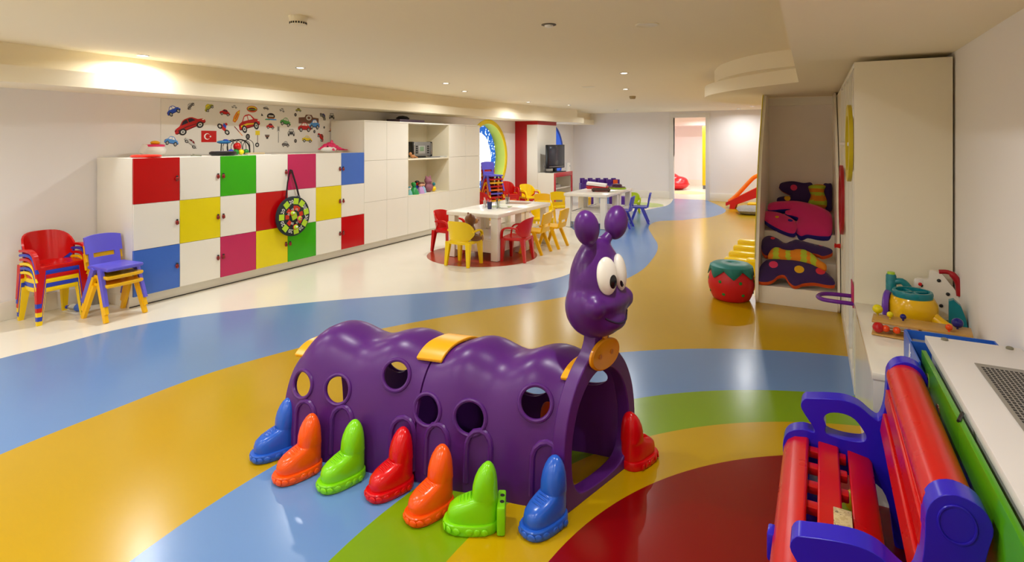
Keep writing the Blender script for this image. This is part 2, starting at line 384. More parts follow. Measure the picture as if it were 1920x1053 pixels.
def ladybird(parent, y, z):
    mb = MB(); mb.ell((.008, 0, 0), (.010, .017, .024), 12, 0); mb.ell((.008, 0, .024), (.008, .012, .01), 10, 1)
    for dy, dz in ((.009, .006), (-.009, .006), (.010, -.01), (-.010, -.01)): mb.ell((.0145, dy, dz), (.004, .005, .005), 6, 1)
    mb.tube([(0, 0, 0), (.01, 0, 0)], .006, 8, 1)
    o = mb.build('knob', [M_LBR, M_BLACK], parent, fix=False); o.location = (.001, y, z); o['label'] = 'ladybird shaped red knob'
    return o
kn = None; dmesh = {}
for r_ in range(3):
    for c_ in range(7):
        k = grid[r_][c_]
        if k not in dmesh:
            d = MB().box((0, 0, 0), (.019, DW - .0035, DH - .0035), .0015, 1).build('door', COL[k]); dmesh[k] = d.data
        else:
            d = bpy.data.objects.new('door', dmesh[k]); C.objects.link(d)
        d.parent = lk; d.location = (-.0095, (c_ + .5) * DW, LT - (r_ + .5) * DH)
        if NAMES[k]: d['label'] = NAMES[k]
        y = side[c_] * (DW / 2 - .03); z = .0
        if kn is None: kn = ladybird(d, y, z); kn.location.x = .0105
        else:
            q = kn.copy(); C.objects.link(q); q.parent = d; q.location = (.0105, y, z)

# tall white cupboard wall with an open bay
TY = [5.757, 6.22, 6.70, 7.80, 8.31, 8.79]; TT = 1.84
tc_ = thing('tall_cupboard', (XD, TY[0], 0), 'tall white cupboard wall with an open cream shelf bay beside the lockers', 'cupboard')
o_ = TY[0]
MB().bx(-.645, -.02, 0.001, TY[2] - o_, DZ0, TT - .02).bx(-.645, -.02, TY[3] - o_, TY[5] - o_, DZ0, TT - .02).bx(-.645, -.02, TY[2] - o_, TY[3] - o_, DZ0, .69).build('carcass', M_LAM, tc_, smooth=0)
MB().bx(-.645, 0, 0.001, TY[5] - o_, TT - .02, TT, .002).build('top_board', M_LAM, tc_)
MB().bx(-.645, -.47, TY[2] - o_, TY[3] - o_, .69, TT - .02).build('bay_back', M_LAMC, tc_, smooth=0)
MB().bx(-.47, -.001, TY[2] - o_, TY[2] - o_ + .012, .69, TT - .02).build('bay_side', M_LAMC, tc_, smooth=0)
MB().bx(-.47, -.001, TY[3] - o_ - .012, TY[3] - o_, .69, TT - .02).build('bay_side', M_LAMC, tc_, smooth=0)
MB().bx(-.47, -.003, TY[2] - o_ + .012, TY[3] - o_ - .012, 1.25, 1.272, .002).build('shelf', M_LAMC, tc_)
MB().bx(-.47, 0, TY[2] - o_ , TY[3] - o_, .688, .70, .001).build('bay_floor', M_LAMC, tc_)
MB().bx(-.64, -.09, 0, TY[5] - o_, 0, DZ0).build('plinth', M_LAM, tc_, smooth=0)
MB().bx(-.09, -.082, 0, TY[5] - o_, 0, .007).build('joint_strip', M_DARK, tc_, smooth=0)
rows = [(.111, .69), (.69, 1.272), (1.272, 1.82)]
for a, b in zip(TY[:-1], TY[1:]):
    bay = abs(a - 6.70) < .01
    if bay:
        for a2, b2_ in ((a, (a + b) / 2), ((a + b) / 2, b)):
            MB().bx(-.019, 0, a2 - o_ + .0015, b2_ - o_ - .0015, .1125, .6875, .0015, 1).build('door', M_LAM, tc_)
    else:
        for z0, z1 in rows:
            MB().bx(-.019, 0, a - o_ + .0015, b - o_ - .0015, z0 + .0015, z1 - .0015, .0015, 1).build('door', M_LAM, tc_)

# ------------------------------------------------------------------ wall stickers
tag(MB().bx(XL + .0005, XL + .006, onX(301, 230, XL).y, 5.75, LT + .005, ZL - .002).build('sticker_board', mat('board_white', (230, 227, 219), .6, var=.01)), 'pale wall board carrying the car stickers above the lockers', 'board')
XS = XL + .0062
def pm(name, rgb): return mat('print_' + name, rgb, .35, var=0)
PR = {'red': pm('red', (200, 22, 20)), 'dred': pm('dred', (120, 14, 22)), 'blue': pm('blue', (40, 80, 200)), 'lblue': pm('lblue', (80, 150, 225)), 'navy': pm('navy', (26, 34, 120)),
      'yel': pm('yellow', (235, 210, 30)), 'olive': pm('olive', (170, 172, 50)), 'green': pm('green', (70, 160, 60)), 'grey': pm('grey', (110, 108, 104)), 'silver': pm('silver', (205, 205, 200)),
      'black': pm('black', (30, 28, 30)), 'white': pm('white', (245, 243, 240)), 'orange': pm('orange', (232, 130, 24)), 'brown': pm('brown', (110, 70, 52)), 'glass': pm('glass', (40, 40, 62))}
def car(body, trim='black', glass='glass', low=1., stripe=None):
    P = [([(-.5, -.12), (-.49, .0), (-.44, .04), (-.3, .085), (-.16, .22), (-.08, .245), (.08, .24), (.16, .21), (.3, .075), (.45, .03), (.5, -.03), (.5, -.11), (.46, -.15), (-.46, -.15)], body),
         ([(-.25, .085), (-.145, .195), (-.07, .21), (-.02, .21), (-.02, .08)], glass), ([(.01, .08), (.01, .21), (.08, .205), (.14, .18), (.22, .07)], glass),
         ([(-.5, -.11), (-.46, -.15), (.46, -.15), (.5, -.11)], trim), ([(.42, .02), (.48, -.0), (.48, -.04), (.42, -.02)], 'white'), ([(-.48, .0), (-.43, .02), (-.43, -.03), (-.48, -.04)], 'dred')]
    if stripe: P.append(([(-.4, -.02), (-.1, -.0), (.3, -.06), (.3, -.09), (-.1, -.05), (-.4, -.07)], stripe))
    for x in (-.28, .29): P += [(circ(.115, 16, x, -.14), 'black'), (circ(.065, 12, x, -.14), 'silver'), (circ(.025, 8, x, -.14), 'black')]
    return [([(a, b * low) if m not in () else (a, b) for a, b in q], m) for q, m in P]
def front(body):
    return [([(-.5, -.3), (-.5, .02), (-.38, .1), (-.28, .4), (.28, .4), (.38, .1), (.5, .02), (.5, -.3)], body), ([(-.3, .12), (-.22, .34), (.22, .34), (.3, .12)], 'silver'),
            ([(-.46, -.45), (-.46, -.25), (-.28, -.25), (-.28, -.45)], 'black'), ([(.46, -.45), (.46, -.25), (.28, -.25), (.28, -.45)], 'black'),
            ([(-.22, -.18), (-.22, -.02), (.22, -.02), (.22, -.18)], 'black'), (circ(.07, 10, -.36, -.06), 'white'), (circ(.07, 10, .36, -.06), 'white')]
def tyre(): return [(circ(.5, 18, 0, 0, .6), 'black'), (circ(.28, 14, 0, 0, .34), 'grey')]
def decal(u, v, wpx, rot, polys, label, cat='sticker', name='car_sticker', hs=1.):
    c = onX(u, v, XS); W = onX(u + wpx / 2, v, XS).y - onX(u - wpx / 2, v, XS).y
    ca, sa = math.cos(math.radians(rot)), math.sin(math.radians(rot)); mb = MB(); ms = []
    for i, (pts, m) in enumerate(polys):
        if m not in ms: ms.append(m)
        x0 = 0. if i == 0 else .0006; x1 = .0008 + i * .0003
        q = [((a * ca - b * hs * sa) * W, (a * sa + b * hs * ca) * W) for a, b in pts]
        mb.prism(q, lambda a, b: (x0, a, b), lambda a, b: (x1, a, b), ms.index(m))
    return tag(mb.build(name, [PR[m] for m in ms], loc=c, smooth=0, fix=False), label, cat, 'car stickers on the wall')
decal(324.8, 206.7, 27, 28, car('blue', 'navy', 'white', 1.35), 'tilted blue car sticker, topmost at the left end of the board')
decal(356.9, 198, 17, 50, car('grey', 'black', 'silver', 1.1), 'small grey car sticker driving steeply uphill')
decal(391, 201, 19, 42, car('olive', 'black', 'yel', 1.3), 'small yellow-green car sticker tilted uphill')
decal(422, 210.8, 20, -8, car('red', 'dred', 'glass', 1.1), 'small red car sticker with dark trim, above the motorbike sticker')
decal(439.4, 199.8, 11, -5, car('silver', 'grey', 'grey', 1.), 'tiny silver car sticker left of the oval badge')
decal(472.6, 204.4, 20, 0, [(circ(.5, 24, 0, 0, .27), 'red'), (circ(.42, 24, 0, .02, .2), 'yel'), (circ(.36, 20, 0, -.02, .15), 'dred'), ([(-.44, -.06), (-.44, .0), (.44, .0), (.44, -.06)], 'green')], 'oval red and yellow badge sticker at the top of the board', name='badge_sticker')
decal(499, 202.5, 11, -8, car('grey', 'black', 'silver'), 'tiny grey car sticker right of the oval badge')
decal(529, 206, 10, -15, car('silver', 'navy', 'grey', 1.2), 'tiny silver-blue car sticker near the top right of the board')
decal(559.7, 206, 11, 0, car('olive', 'black', 'brown', 1.1), 'tiny olive car sticker near the top right of the board')
decal(355.7, 233.7, 62, 24, car('red', 'dred', 'glass', .85, 'dred'), 'largest sticker, a long red sports car climbing uphill')
decal(444, 217, 24, 62, [([(-.5, -.12), (-.2, -.18), (.2, -.14), (.5, 0), (.2, .16), (-.2, .18), (-.5, .1)], 'orange'), ([(-.42, -.04), (.3, -.06), (.4, 0), (.3, .06), (-.42, .05)], 'yel'), ([(-.3, -.02), (.2, -.03), (.2, .03), (-.3, .03)], 'red')], 'upright orange and yellow flame sticker', name='flame_sticker')
decal(466.9, 230, 40, 16, car('red', 'dred', 'white', 1.45, 'yel'), 'big round-bodied red car sticker with a yellow flash')
decal(508, 220, 22, 0, [(circ(.34, 20, 0, .08, .24), 'black'), ([(-.5, -.2), (-.42, -.1), (.42, -.1), (.5, -.2)], 'lblue'), ([(-.5, -.2), (-.5, -.14), (-.1, -.14), (-.1, -.2)], 'green'), ([(-.2, .05), (-.2, .15), (.22, .15), (.22, .05)], 'silver'), ([(-.28, -.08), (-.28, -.02), (.28, -.02), (.28, -.08)], 'orange')], 'dark domed sign sticker on a blue base', name='sign_sticker')
decal(535.6, 228.4, 20, -12, car('green', 'black', 'silver', 1.35), 'green car sticker beside the gateway sticker')
P_ = [([(-.48, .0), (-.48, .3), (-.2, .33), (-.14, .46), (.14, .46), (.2, .33), (.48, .3), (.48, .0)], 'brown'), (circ(.13, 16, 0, .3), 'silver'), (circ(.07, 12, 0, .3), 'brown')]
P_ += [([(a * .62 - .2, b * .8 - .18) for a, b in q], m) for q, m in car('red', 'dred', 'white', 1.2)] + [([(-a * .5 + .27, b * .8 - .02) for a, b in q], m) for q, m in car('lblue', 'navy', 'white', 1.3)]
decal(579, 231.9, 39, 0, P_, 'sticker of a brown gateway with a red and a blue car', name='gateway_sticker', hs=.75)
decal(606, 217.7, 14, -42, car('grey', 'black', 'navy', 1.1), 'grey car sticker driving steeply downhill at the right end')
decal(622, 217.4, 10, 0, front('grey'), 'grey jeep sticker seen from the front, at the right end', hs=1.)
decal(420, 240.6, 26, -42, [([(-.5, -.1), (-.3, .14), (.1, .1), (.3, -.05), (.1, -.16), (-.3, -.18)], 'red'), (circ(.2, 16, -.32, -.12), 'black'), (circ(.2, 16, .34, -.06), 'black'), (circ(.1, 12, -.32, -.12), 'silver'), (circ(.1, 12, .34, -.06), 'silver'), ([(-.2, .08), (-.26, .32), (-.02, .34), (.1, .1)], 'blue'), (circ(.1, 12, -.08, .4), 'red')], 'red and blue motorbike sticker left of the big round red car', name='motorbike_sticker', hs=.8)
decal(447, 245.6, 22, -46, [([(-.5, -.03), (-.5, .03), (.5, .03), (.5, -.03)], 'orange'), ([(-.5, -.03), (-.5, .03), (.1, .03), (.1, -.03)], 'dred')], 'thin slanting red and orange stick sticker', name='stick_sticker')
decal(464.6, 256, 8, 0, tyre(), 'largest of the little black tyre stickers, above the toy balls', name='tyre_sticker')
decal(483, 249, 9, 0, [([(-.45, -.4), (-.45, .4), (.45, .4), (.45, -.4)], 'yel'), ([(-.06, -2.1), (-.06, -.38), (.06, -.38), (.06, -2.1)], 'brown'), (circ(.42, 14, -.1, -2.2), 'black'), (circ(.2, 12, -.1, -2.2), 'silver')], 'yellow sign on a pole sticker with a tyre at its foot', name='sign_sticker')
decal(501, 256, 9, 0, [([(-.5, .2), (-.5, .35), (.5, .35), (.5, .2)], 'grey'), ([(-.35, -.1), (-.45, .2), (.45, .2), (.35, -.1)], 'brown'), ([(-.2, -.4), (-.2, -.1), (.2, -.1), (.2, -.4)], 'black')], 'tiny brown lamp sticker between the two poles', name='lamp_sticker')
decal(507, 236.5, 15, -4, car('red', 'dred', 'glass', 1.25), 'small red car sticker under the domed sign sticker')
decal(522, 241, 7, 0, [([(-.4, -.7), (-.4, .6), (.4, .6), (.4, -.7)], 'silver'), ([(-.2, -.5), (-.2, .4), (.2, .4), (.2, -.5)], 'grey'), ([(-.06, -3.2), (-.06, -.7), (.06, -.7), (.06, -3.2)], 'grey')], 'thin grey signpost sticker', name='sign_sticker')
decal(546, 248, 13, 0, front('grey'), 'grey jeep sticker seen from the front, below the green car')
decal(554, 215, 4.5, 0, tyre(), 'tiny tyre sticker up left of the gateway sticker', name='tyre_sticker')
decal(535.6, 270, 14, -6, car('grey', 'black', 'silver', 1.3), 'grey truck sticker low on the board')
decal(554, 264, 5, 0, tyre(), 'tiny tyre sticker beside the low grey truck', name='tyre_sticker')
decal(576, 260.5, 19, -4, car('yel', 'black', 'silver', 1.1), 'yellow car sticker low on the board')
decal(602, 256.6, 15, -50, car('red', 'dred', 'brown', 1.2), 'red car sticker tipping steeply downhill above the dolphin')
decal(607.8, 238.7, 3, 0, tyre(), 'tiniest tyre sticker right of the gateway sticker', name='tyre_sticker')
decal(619.7, 243, 8, 0, [([(-.5, -.35), (-.3, -.2), (.3, -.2), (.5, -.35)], 'brown'), ([(-.12, -.2), (0, .45), (.12, -.2)], 'orange')], 'tiny cone sticker at the right end of the board', name='cone_sticker')
decal(589.5, 246.5, 4, 0, tyre(), 'tiny tyre sticker just under the gateway sticker', name='tyre_sticker')
decal(491.6, 215, 4, 0, [([(-.5, -.5), (-.3, .6), (.5, -.4)], 'black')], 'tiny black triangle sticker', name='triangle_sticker')
decal(321.8, 264, 27, -10, car('lblue', 'navy', 'white', 1.35), 'light blue car sticker low at the left end of the board')
decal(358.5, 267.4, 30, -38, car('silver', 'grey', 'dred', .8), 'silver car sticker sliding downhill, left of the flag')
# flag with crescent and star
def star(r, cx, cy, k=.4, n=5): return [(cx - (r if i % 2 == 0 else r * k) * math.cos(PI * i / n), cy + (r if i % 2 == 0 else r * k) * math.sin(PI * i / n)) for i in range(2 * n)]
cres = [(-.12 + .2 * math.cos(t), .2 * math.sin(t)) for t in [PI * .2 + i * (PI * 1.6) / 24 for i in range(25)]]
cres += [(-.075 + .16 * math.cos(t), .16 * math.sin(t)) for t in [2 * PI - PI * .26 - i * (2 * PI - PI * .52) / 24 for i in range(25)]]
decal(391.7, 255.7, 28.5, 0, [([(-.5, -.36), (.5, -.36), (.5, .36), (-.5, .36)], 'red'), (cres, 'white'), (star(.08, .1, 0), 'white')], 'small red flag with a white crescent and star on the board', 'flag', 'flag_sticker')

# ------------------------------------------------------------------ on top of the lockers
M_RED = plastic('red', (200, 14, 12)); M_YEL = plastic('yellow', (238, 205, 10)); M_ORA = plastic('amber', (236, 172, 8)); M_BLU = plastic('blue', (44, 62, 186)); M_LIL = plastic('violet_blue', (92, 92, 205))
M_GRN = plastic('green', (24, 130, 46)); M_TEAL = plastic('teal', (14, 118, 128)); M_PUR = plastic('purple', (84, 40, 120)); M_PINK = plastic('pink', (222, 40, 100)); M_LIME = plastic('lime', (160, 200, 30))
yy = lambda u, x: onX(u, 290, x).y
tag(MB().lathe([(0, .004), (.105, .004), (.115, .0), (.128, .006), (.13, .016), (.12, .024), (.1, .027), (0, .027)], n=32).build('frisbee', plastic('frisbee_red', (214, 32, 14)), loc=(-5.615, yy(274, -5.615), LT)), 'flat red frisbee on top of the lockers', 'frisbee')
t = thing('toy_pot', (-5.93, yy(291, -5.93), LT), 'white toy pot with red band and amber knob on the lockers', 'toy')
MB().lathe([(0, 0), (.05, 0), (.09, .03), (.1, .07), (.085, .1), (0, .1)], n=20).build('bowl', M_WHITE, t)
MB().lathe([(.06, .098), (.085, .1), (.088, .112), (.08, .122), (.05, .125), (0, .125)], n=20).build('band', M_PINK, t)
MB().ell((0, 0, .14), (.04, .045, .022), 12).build('knob', M_ORA, t)
t = thing('toy_dish', (-5.96, yy(270, -5.96), LT), 'white toy dish with a yellow inside leaning beside the toy pot', 'dish')
R_ = Matrix.Rotation(math.radians(-35), 3, 'X')
MB().lathe([(0, 0), (.03, 0), (.05, .03), (.062, .09), (.05, .095), (.0, .06)], n=16, rot=R_, c=(0, -.02, .025), sy=.8).build('shell', M_WHITE, t)
MB().ell(R_ @ Vector((0, 0, .085)) + Vector((0, -.02, .03)), (.045, .036, .02), 12, rot=R_).build('filling', mat('custard', (222, 180, 70), .5), t)
t = thing('hand_drum', (-5.66, yy(418, -5.66), LT), 'black rimmed flat drum lying on the lockers above the green door', 'drum')
MB().lathe([(0, 0), (.11, 0), (.135, .015), (.135, .035), (.115, .045)], n=28).build('rim', M_BLACK, t)
MB().lathe([(0, .04), (.116, .042), (.116, .046), (0, .05)], n=28).build('skin', mat('drum_skin', (96, 92, 110), .35, var=.25, scale=20), t)
bx_ = -5.72
for i, (u, m, lb, z, dx) in enumerate(((433, M_BLU, 'blue', .033, 0), (442.5, M_GRN, 'green', .033, 0), (452, plastic('ball_yellow', (236, 222, 20)), 'yellow', .033, 0), (461.5, M_GRN, 'green', .033, 0), (446.5, M_RED, 'red', .097, -.015))):
    y = yy(u, bx_)
    if i in (1,): lab = 'green toy ball between the blue and the yellow ball'
    elif i == 3: lab = 'green toy ball at the right end of the row of balls'
    else: lab = {'blue': 'shiny blue toy ball at the left end of the ball row', 'yellow': 'yellow toy ball in the row on the lockers', 'red': 'red toy ball raised behind the row of balls'}[lb]
    b_ = tag(MB().ell((0, 0, 0), ((.0315, .0315, .033) if i < 4 else (.043, .043, .043)), 18).build('toy_ball', m, loc=(bx_ + dx, y, LT + z)), lab, 'ball', 'toy balls on the lockers')
    b_.scale = (1, 1, 1)
t = thing('wire_rack', (-5.83, yy(446, -5.83), LT), 'black wire ball rack with looping arms on the lockers', 'rack')
for i in range(6):
    y = -.13 + i * .05
    MB().tube(spline([(-.06, y, .0), (-.05, y - .02, .1), (0, y, .165 + .01 * (i % 2)), (.06, y + .03, .14), (.07, y + .035, .05), (.07, y + .03, 0)], 5, False), .0035, 6).build('wire_loop', M_BLACK, t)
MB().tube(spline([(0, -.15, .13), (0, -.05, .165), (0, .06, .17), (0, .14, .11), (0, .155, 0)], 5, False), .008, 6).build('spine', M_BLACK, t)
t = thing('toy_boat', (-5.80, yy(420, -5.80), LT + .125), 'blue streamlined toy boat resting on the wire rack', 'toy')
MB().ell((0, 0, .02), (.04, .085, .02), 14).build('hull', plastic('boat_blue', (40, 120, 180)), t)
MB().ell((0, .02, .038), (.02, .035, .016), 10).build('cabin', M_BLU, t)
MB().tube([(0, -.04, -.125), (0, -.03, .01)], .006, 6).build('stand', M_BLACK, t); MB().tube([(0, .05, -.125), (0, .04, .01)], .006, 6).build('stand', M_BLACK, t)
tag(MB().bx(-.05, .05, -.15, .15, 0, .004).build('paper_sheet', M_WHITE, loc=(-5.6, yy(482, -5.6), LT), smooth=0), 'white paper sheets on the lockers right of the balls', 'paper')
tag(MB().bx(-.03, .03, -.11, .11, 0, .02, .003).build('notebook', mat('notebook_tan', (190, 170, 130), .6), loc=(-5.68, yy(478, -5.68), LT + .0045)), 'tan notebook lying on the white sheets', 'book')
tag(MB().tube([(0, -.05, .01), (0, 0, .012), (0, .06, .006)], .007, 8).tube([(0, -.03, .02), (0, .01, .01)], .006, 6).build('clothes_peg', mat('peg', (110, 112, 90), .5), loc=(-5.6, yy(367, -5.6), LT)), 'small grey-green clip on the lockers', 'clip')
# pink dolphin
t = thing('toy_dolphin', (-5.80, yy(622, -5.80), LT), 'pink and white toy dolphin on the right end of the lockers', 'toy')
mb = MB()
for y, z, rx, rz in ((-.2, .05, .02, .012), (-.16, .06, .035, .028), (-.11, .075, .055, .05), (-.05, .085, .06, .06), (.02, .08, .055, .052), (.08, .065, .04, .04), (.14, .05, .028, .026), (.19, .04, .018, .016)): mb.ell((0, y, z), (rx, .045, rz), 12)
mb.ell((0, .24, .035), (.07, .035, .009), 10); mb.ell((0, -.0, .145), (.01, .03, .03), 8)
mb.ell((.06, -.04, .05), (.05, .03, .012), 8, rot=Matrix.Rotation(.7, 3, 'Y')); mb.ell((-.06, -.04, .05), (.05, .03, .012), 8, rot=Matrix.Rotation(-.7, 3, 'Y'))
remesh_obj(mb.build('body', M_PINK, t), .009)
MB().ell((.008, -.07, .045), (.066, .135, .043), 16).build('belly', M_WHITE, t)
for s in (1, -1): MB().ell((s * .052, -.12, .085), (.006, .012, .01), 8).build('eye', M_BLACK, t)

# ------------------------------------------------------------------ dart bag hanging on a knob
FONT_CACHE = {}
def text_mesh(body, size, m, parent, mtx, ext=.0008):
    cu = bpy.data.curves.new('txt', 'FONT'); cu.body = body; cu.size = size; cu.align_x = 'CENTER'; cu.align_y = 'CENTER'; cu.extrude = ext; cu.resolution_u = 2
    o = bpy.data.objects.new('txt', cu); C.objects.link(o)
    dg = bpy.context.evaluated_depsgraph_get(); me = bpy.data.meshes.new_from_object(o.evaluated_get(dg))
    bpy.data.objects.remove(o); bpy.data.curves.remove(cu)
    me.materials.clear(); me.materials.append(m); me.transform(mtx); n = bpy.data.objects.new('numeral', me); me.name = 'numeral'; C.objects.link(n); n.parent = parent
    return n
WALLR = Matrix(((0, 0, 1, 0), (1, 0, 0, 0), (0, 1, 0, 0), (0, 0, 0, 1)))
dc = onX(549, 405, -5.43)
db = thing('dart_board_bag', (-5.43, dc.y, dc.z), 'round black velcro dart board with lime patches hanging from a locker knob', 'dart board')
R90 = Matrix.Rotation(PI / 2, 3, 'Y'); FX = .026
MB().lathe([(0, -.02), (.215, -.02), (.235, -.01), (.235, .015), (.215, FX), (0, FX)], n=48, rot=R90).build('board', mat('dark_felt', (34, 42, 46), .9, bump=.3, bscale=400), db)
M_FL = mat('lime_felt', (176, 214, 48), .9, var=.08, bump=.3, bscale=400); M_FR = mat('red_felt', (196, 52, 24), .9, bump=.3, bscale=400); M_FW = mat('white_print', (240, 240, 236), .6, var=0)
def patch(r, a, s, m, nm, asp=1.):
    a = math.radians(a); ca, sa = math.cos(a), math.sin(a)
    q = [(x * s * asp, y * s) for x, y in ((-.5, -.5), (.5, -.5), (.5, .5), (-.5, .5))]
    mb = MB(); mb.prism([(r * ca + x * ca - y * sa, r * sa + x * sa + y * ca) for x, y in q], lambda p, q_: (FX - .002, p, q_), lambda p, q_: (FX + .002, p, q_)); mb.build(nm, m, db, smooth=0)
for a in (127, 82, 52, 12, -33, -82, -135, 178): patch(.178, a, .07, M_FL, 'patch')
for a in (140, 82, 58, 12, -38, -135, 180): patch(.1, a, .052, M_FR, 'inner_patch')
patch(0, 20, .075, M_FL, 'patch')
for a, b in ((104, '20'), (155, '20'), (32, '20'), (-11, '30'), (-58, '20'), (-108, '20'), (-158, '20')):
    t_ = math.radians(a)
    text_mesh(b, .062, M_FW, db, Matrix.Translation((FX + .002, .175 * math.cos(t_), .175 * math.sin(t_))) @ Matrix.Rotation(t_ - PI / 2, 4, 'X') @ WALLR)
for a, b in ((110, '10'), (70, '10'), (155, '50'), (-15, '50'), (-60, '10'), (-110, '50')):
    t_ = math.radians(a)
    text_mesh(b, .04, M_FW, db, Matrix.Translation((FX + .0025, .085 * math.cos(t_), .085 * math.sin(t_))) @ Matrix.Rotation(t_ - PI / 2, 4, 'X') @ WALLR)
kp = onX(544, 321, -5.455) - db.location; e1 = onX(536, 356, -5.44) - db.location; e2 = onX(561, 365, -5.41) - db.location
MB().sweep([kp + Vector((.01, -.01, .012)), kp.lerp(e1, .6), Vector((-.012, -.09, .205))], [(-.008, -.002), (.008, -.002), (.008, .002), (-.008, .002)], up=(1, 0, 0)).sweep([kp + Vector((.01, -.01, .012)), kp + Vector((.012, .012, .01)), kp.lerp(e2, .6) + Vector((.012, 0, 0)), Vector((.0, .095, .205))], [(-.012, -.002), (.012, -.002), (.012, .002), (-.012, .002)], up=(1, 0, 0)).build('strap', mat('webbing', (36, 20, 28), .9), db)
MB().ell((.0, .08, .222), (.012, .03, .02), 10).build('toggle', mat('grey_rubber', (70, 76, 82), .6), db)
for (y, z), lb, m2 in (((-.045, .045), 'velcro ball with a red ring near the middle of the dart board', M_RED), ((.06, -.03), 'velcro ball with a pink cap right of the dart board centre', M_PINK), ((.0, -.125), 'velcro ball with a red band low on the dart board', M_RED)):
    t = thing('velcro_ball', (-5.43 + FX + .004, dc.y + y, dc.z + z), lb, 'ball', group='velcro balls on the dart board')
    MB().ell((.02, 0, 0), (.02, .032, .026), 14).build('core', M_FL, t)
    MB().tube([(.018, .031 * math.cos(2 * PI * i / 20), .027 * math.sin(2 * PI * i / 20)) for i in range(20)], .006, 6, closed=True, up=(1, 0, 0)).build('ring', m2, t)
    MB().ell((.036, .005, .002), (.006, .018, .01), 10).build('patch', M_FW if m2 is M_RED else M_PINK, t)

# ------------------------------------------------------------------ in and on the tall cupboard
SH = 1.272
p = onX(788, 290, -5.68)
t = thing('cd_radio', (-5.68, p.y, SH), 'grey boxy radio with green display on the upper shelf', 'radio', rz=-.12)
MB().bx(-.05, .05, -.21, .21, .03, .26, .012).build('case', mat('radio_grey', (128, 126, 122), .4, metal=.3), t)
for s in (-1, 1): MB().bx(-.055, .058, s * .21 - .02, s * .21 + .02, .02, .265, .012).build('side_post', M_BLACK, t); MB().bx(.056, .061, s * .195 - .008, s * .195 + .008, .05, .24, .002).build('chrome_strip', M_CHROME, t)
MB().bx(.05, .054, -.09, .06, .07, .2, .002).build('fascia', mat('radio_silver', (168, 168, 164), .3, metal=.4), t)
MB().bx(.053, .057, -.06, .03, .11, .185, .002).build('display', mat('lcd', (116, 140, 110), .3), t)
for i in range(4):
    for s in (-1, 1): MB().bx(.049, .057, s * .13 - .02, s * .13 + .02, .075 + i * .035, .095 + i * .035, .003).build('button', M_BLACK, t)
MB().bx(-.06, .06, -.12, .08, 0, .03, .01).build('foot', M_BLACK, t)
for k, (dy, z, lb, c_) in enumerate(((.2, 0, 'flat silver disc player lying at the foot of the radio', (120, 120, 122)), (.45, 0, 'thin white booklet lying right of the disc player', (190, 190, 184)))):
    tag(MB().bx(-.09, .09, -.12, .12, 0, .018, .005).build('disc_case', mat('case_%d' % k, c_, .3), loc=(-5.6, p.y + dy, SH)), lb, 'case')
t = thing('wooden_toy', (-5.62, onX(774, 292, -5.62).y, SH), 'small tan wooden figure lying left of the radio', 'toy')
MB().ell((0, 0, .03), (.03, .05, .03), 10).ell((0, -.06, .07), (.022, .03, .03), 10).build('body', mat('toy_wood', (178, 120, 70), .5), t)
MB().tube([(0, -.06, .05), (.0, .05, .005)], .012, 6).tube([(0.02, -.02, .04), (.03, .08, .01)], .01, 6).build('limb', mat('toy_wood', (178, 120, 70), .5), t)
def figurine(u, v, h, body, head, hair, label, wide=1., x=-5.58):
    p = onX(u, v, x); t = thing('toy_figurine', (x, p.y, .70), label, 'figurine', group='toy figures on the lower shelf')
    MB().lathe([(0, 0), (.38 * h * wide, 0), (.36 * h * wide, .15 * h), (.24 * h * wide, .45 * h), (.13 * h, .62 * h), (0, .64 * h)], n=14).build('body', body, t)
    MB().ell((0, 0, .78 * h), (.19 * h, .21 * h, .2 * h), 12).build('head', head, t)
    MB().ell((-.03 * h, 0, .88 * h), (.2 * h, .23 * h, .15 * h), 12).build('hair', hair, t)
    for s in (-1, 1): MB().tube([(0, s * .14 * h, .52 * h), (.1 * h, s * .26 * h, .36 * h)], [.06 * h, .045 * h], 7).build('arm', body, t)
    return t
M_SK = mat('doll_skin', (224, 170, 140), .5)
figurine(768, 361, .13, plastic('pale_teal', (120, 180, 180)), M_WHITE, M_TEAL, 'small pale blue-white figure at the left end of the lower shelf')
figurine(776, 363, .19, plastic('leaf_green', (30, 140, 70)), plastic('leaf_green', (30, 140, 70)), M_GRN, 'green dinosaur-like figure on the lower shelf', 1.2)
figurine(782.5, 362, .2, M_BLU, M_RED, M_BLACK, 'blue and red figure right of the green one on the lower shelf', .8, -5.66)
figurine(788.5, 362, .18, plastic('lilac', (190, 150, 205)), M_SK, mat('hair_brown', (90, 50, 30), .7), 'doll in a lilac dress with brown hair on the lower shelf', 1.)
figurine(793, 361, .17, plastic('pale_blue', (150, 190, 215)), M_SK, mat('hair_brown', (90, 50, 30), .7), 'doll in a pale blue dress at the right of the doll pair', .9, -5.62)
t = thing('toy_figurine', (-5.62, onX(804, 360, -5.62).y, .70), 'large mauve animal figure with a yellow ball on the lower shelf', 'figurine', group='toy figures on the lower shelf')
mb = MB(); mb.ell((0, 0, .08), (.07, .09, .08), 14).ell((0, -.02, .19), (.06, .07, .065), 14).ell((.05, -.02, .18), (.03, .035, .025), 10)
for s in (-1, 1): mb.ell((0, -.02 + s * .05, .25), (.02, .025, .025), 8)
remesh_obj(mb.build('body', mat('mauve_fur', (150, 96, 110), .7), t), .01); MB().ell((.05, .07, .05), (.04, .045, .045), 12).build('ball', M_YEL, t); MB().ell((.06, .06, .13), (.025, .03, .03), 10).build('hand', M_TEAL, t)
p = onX(760, 223, -5.85)
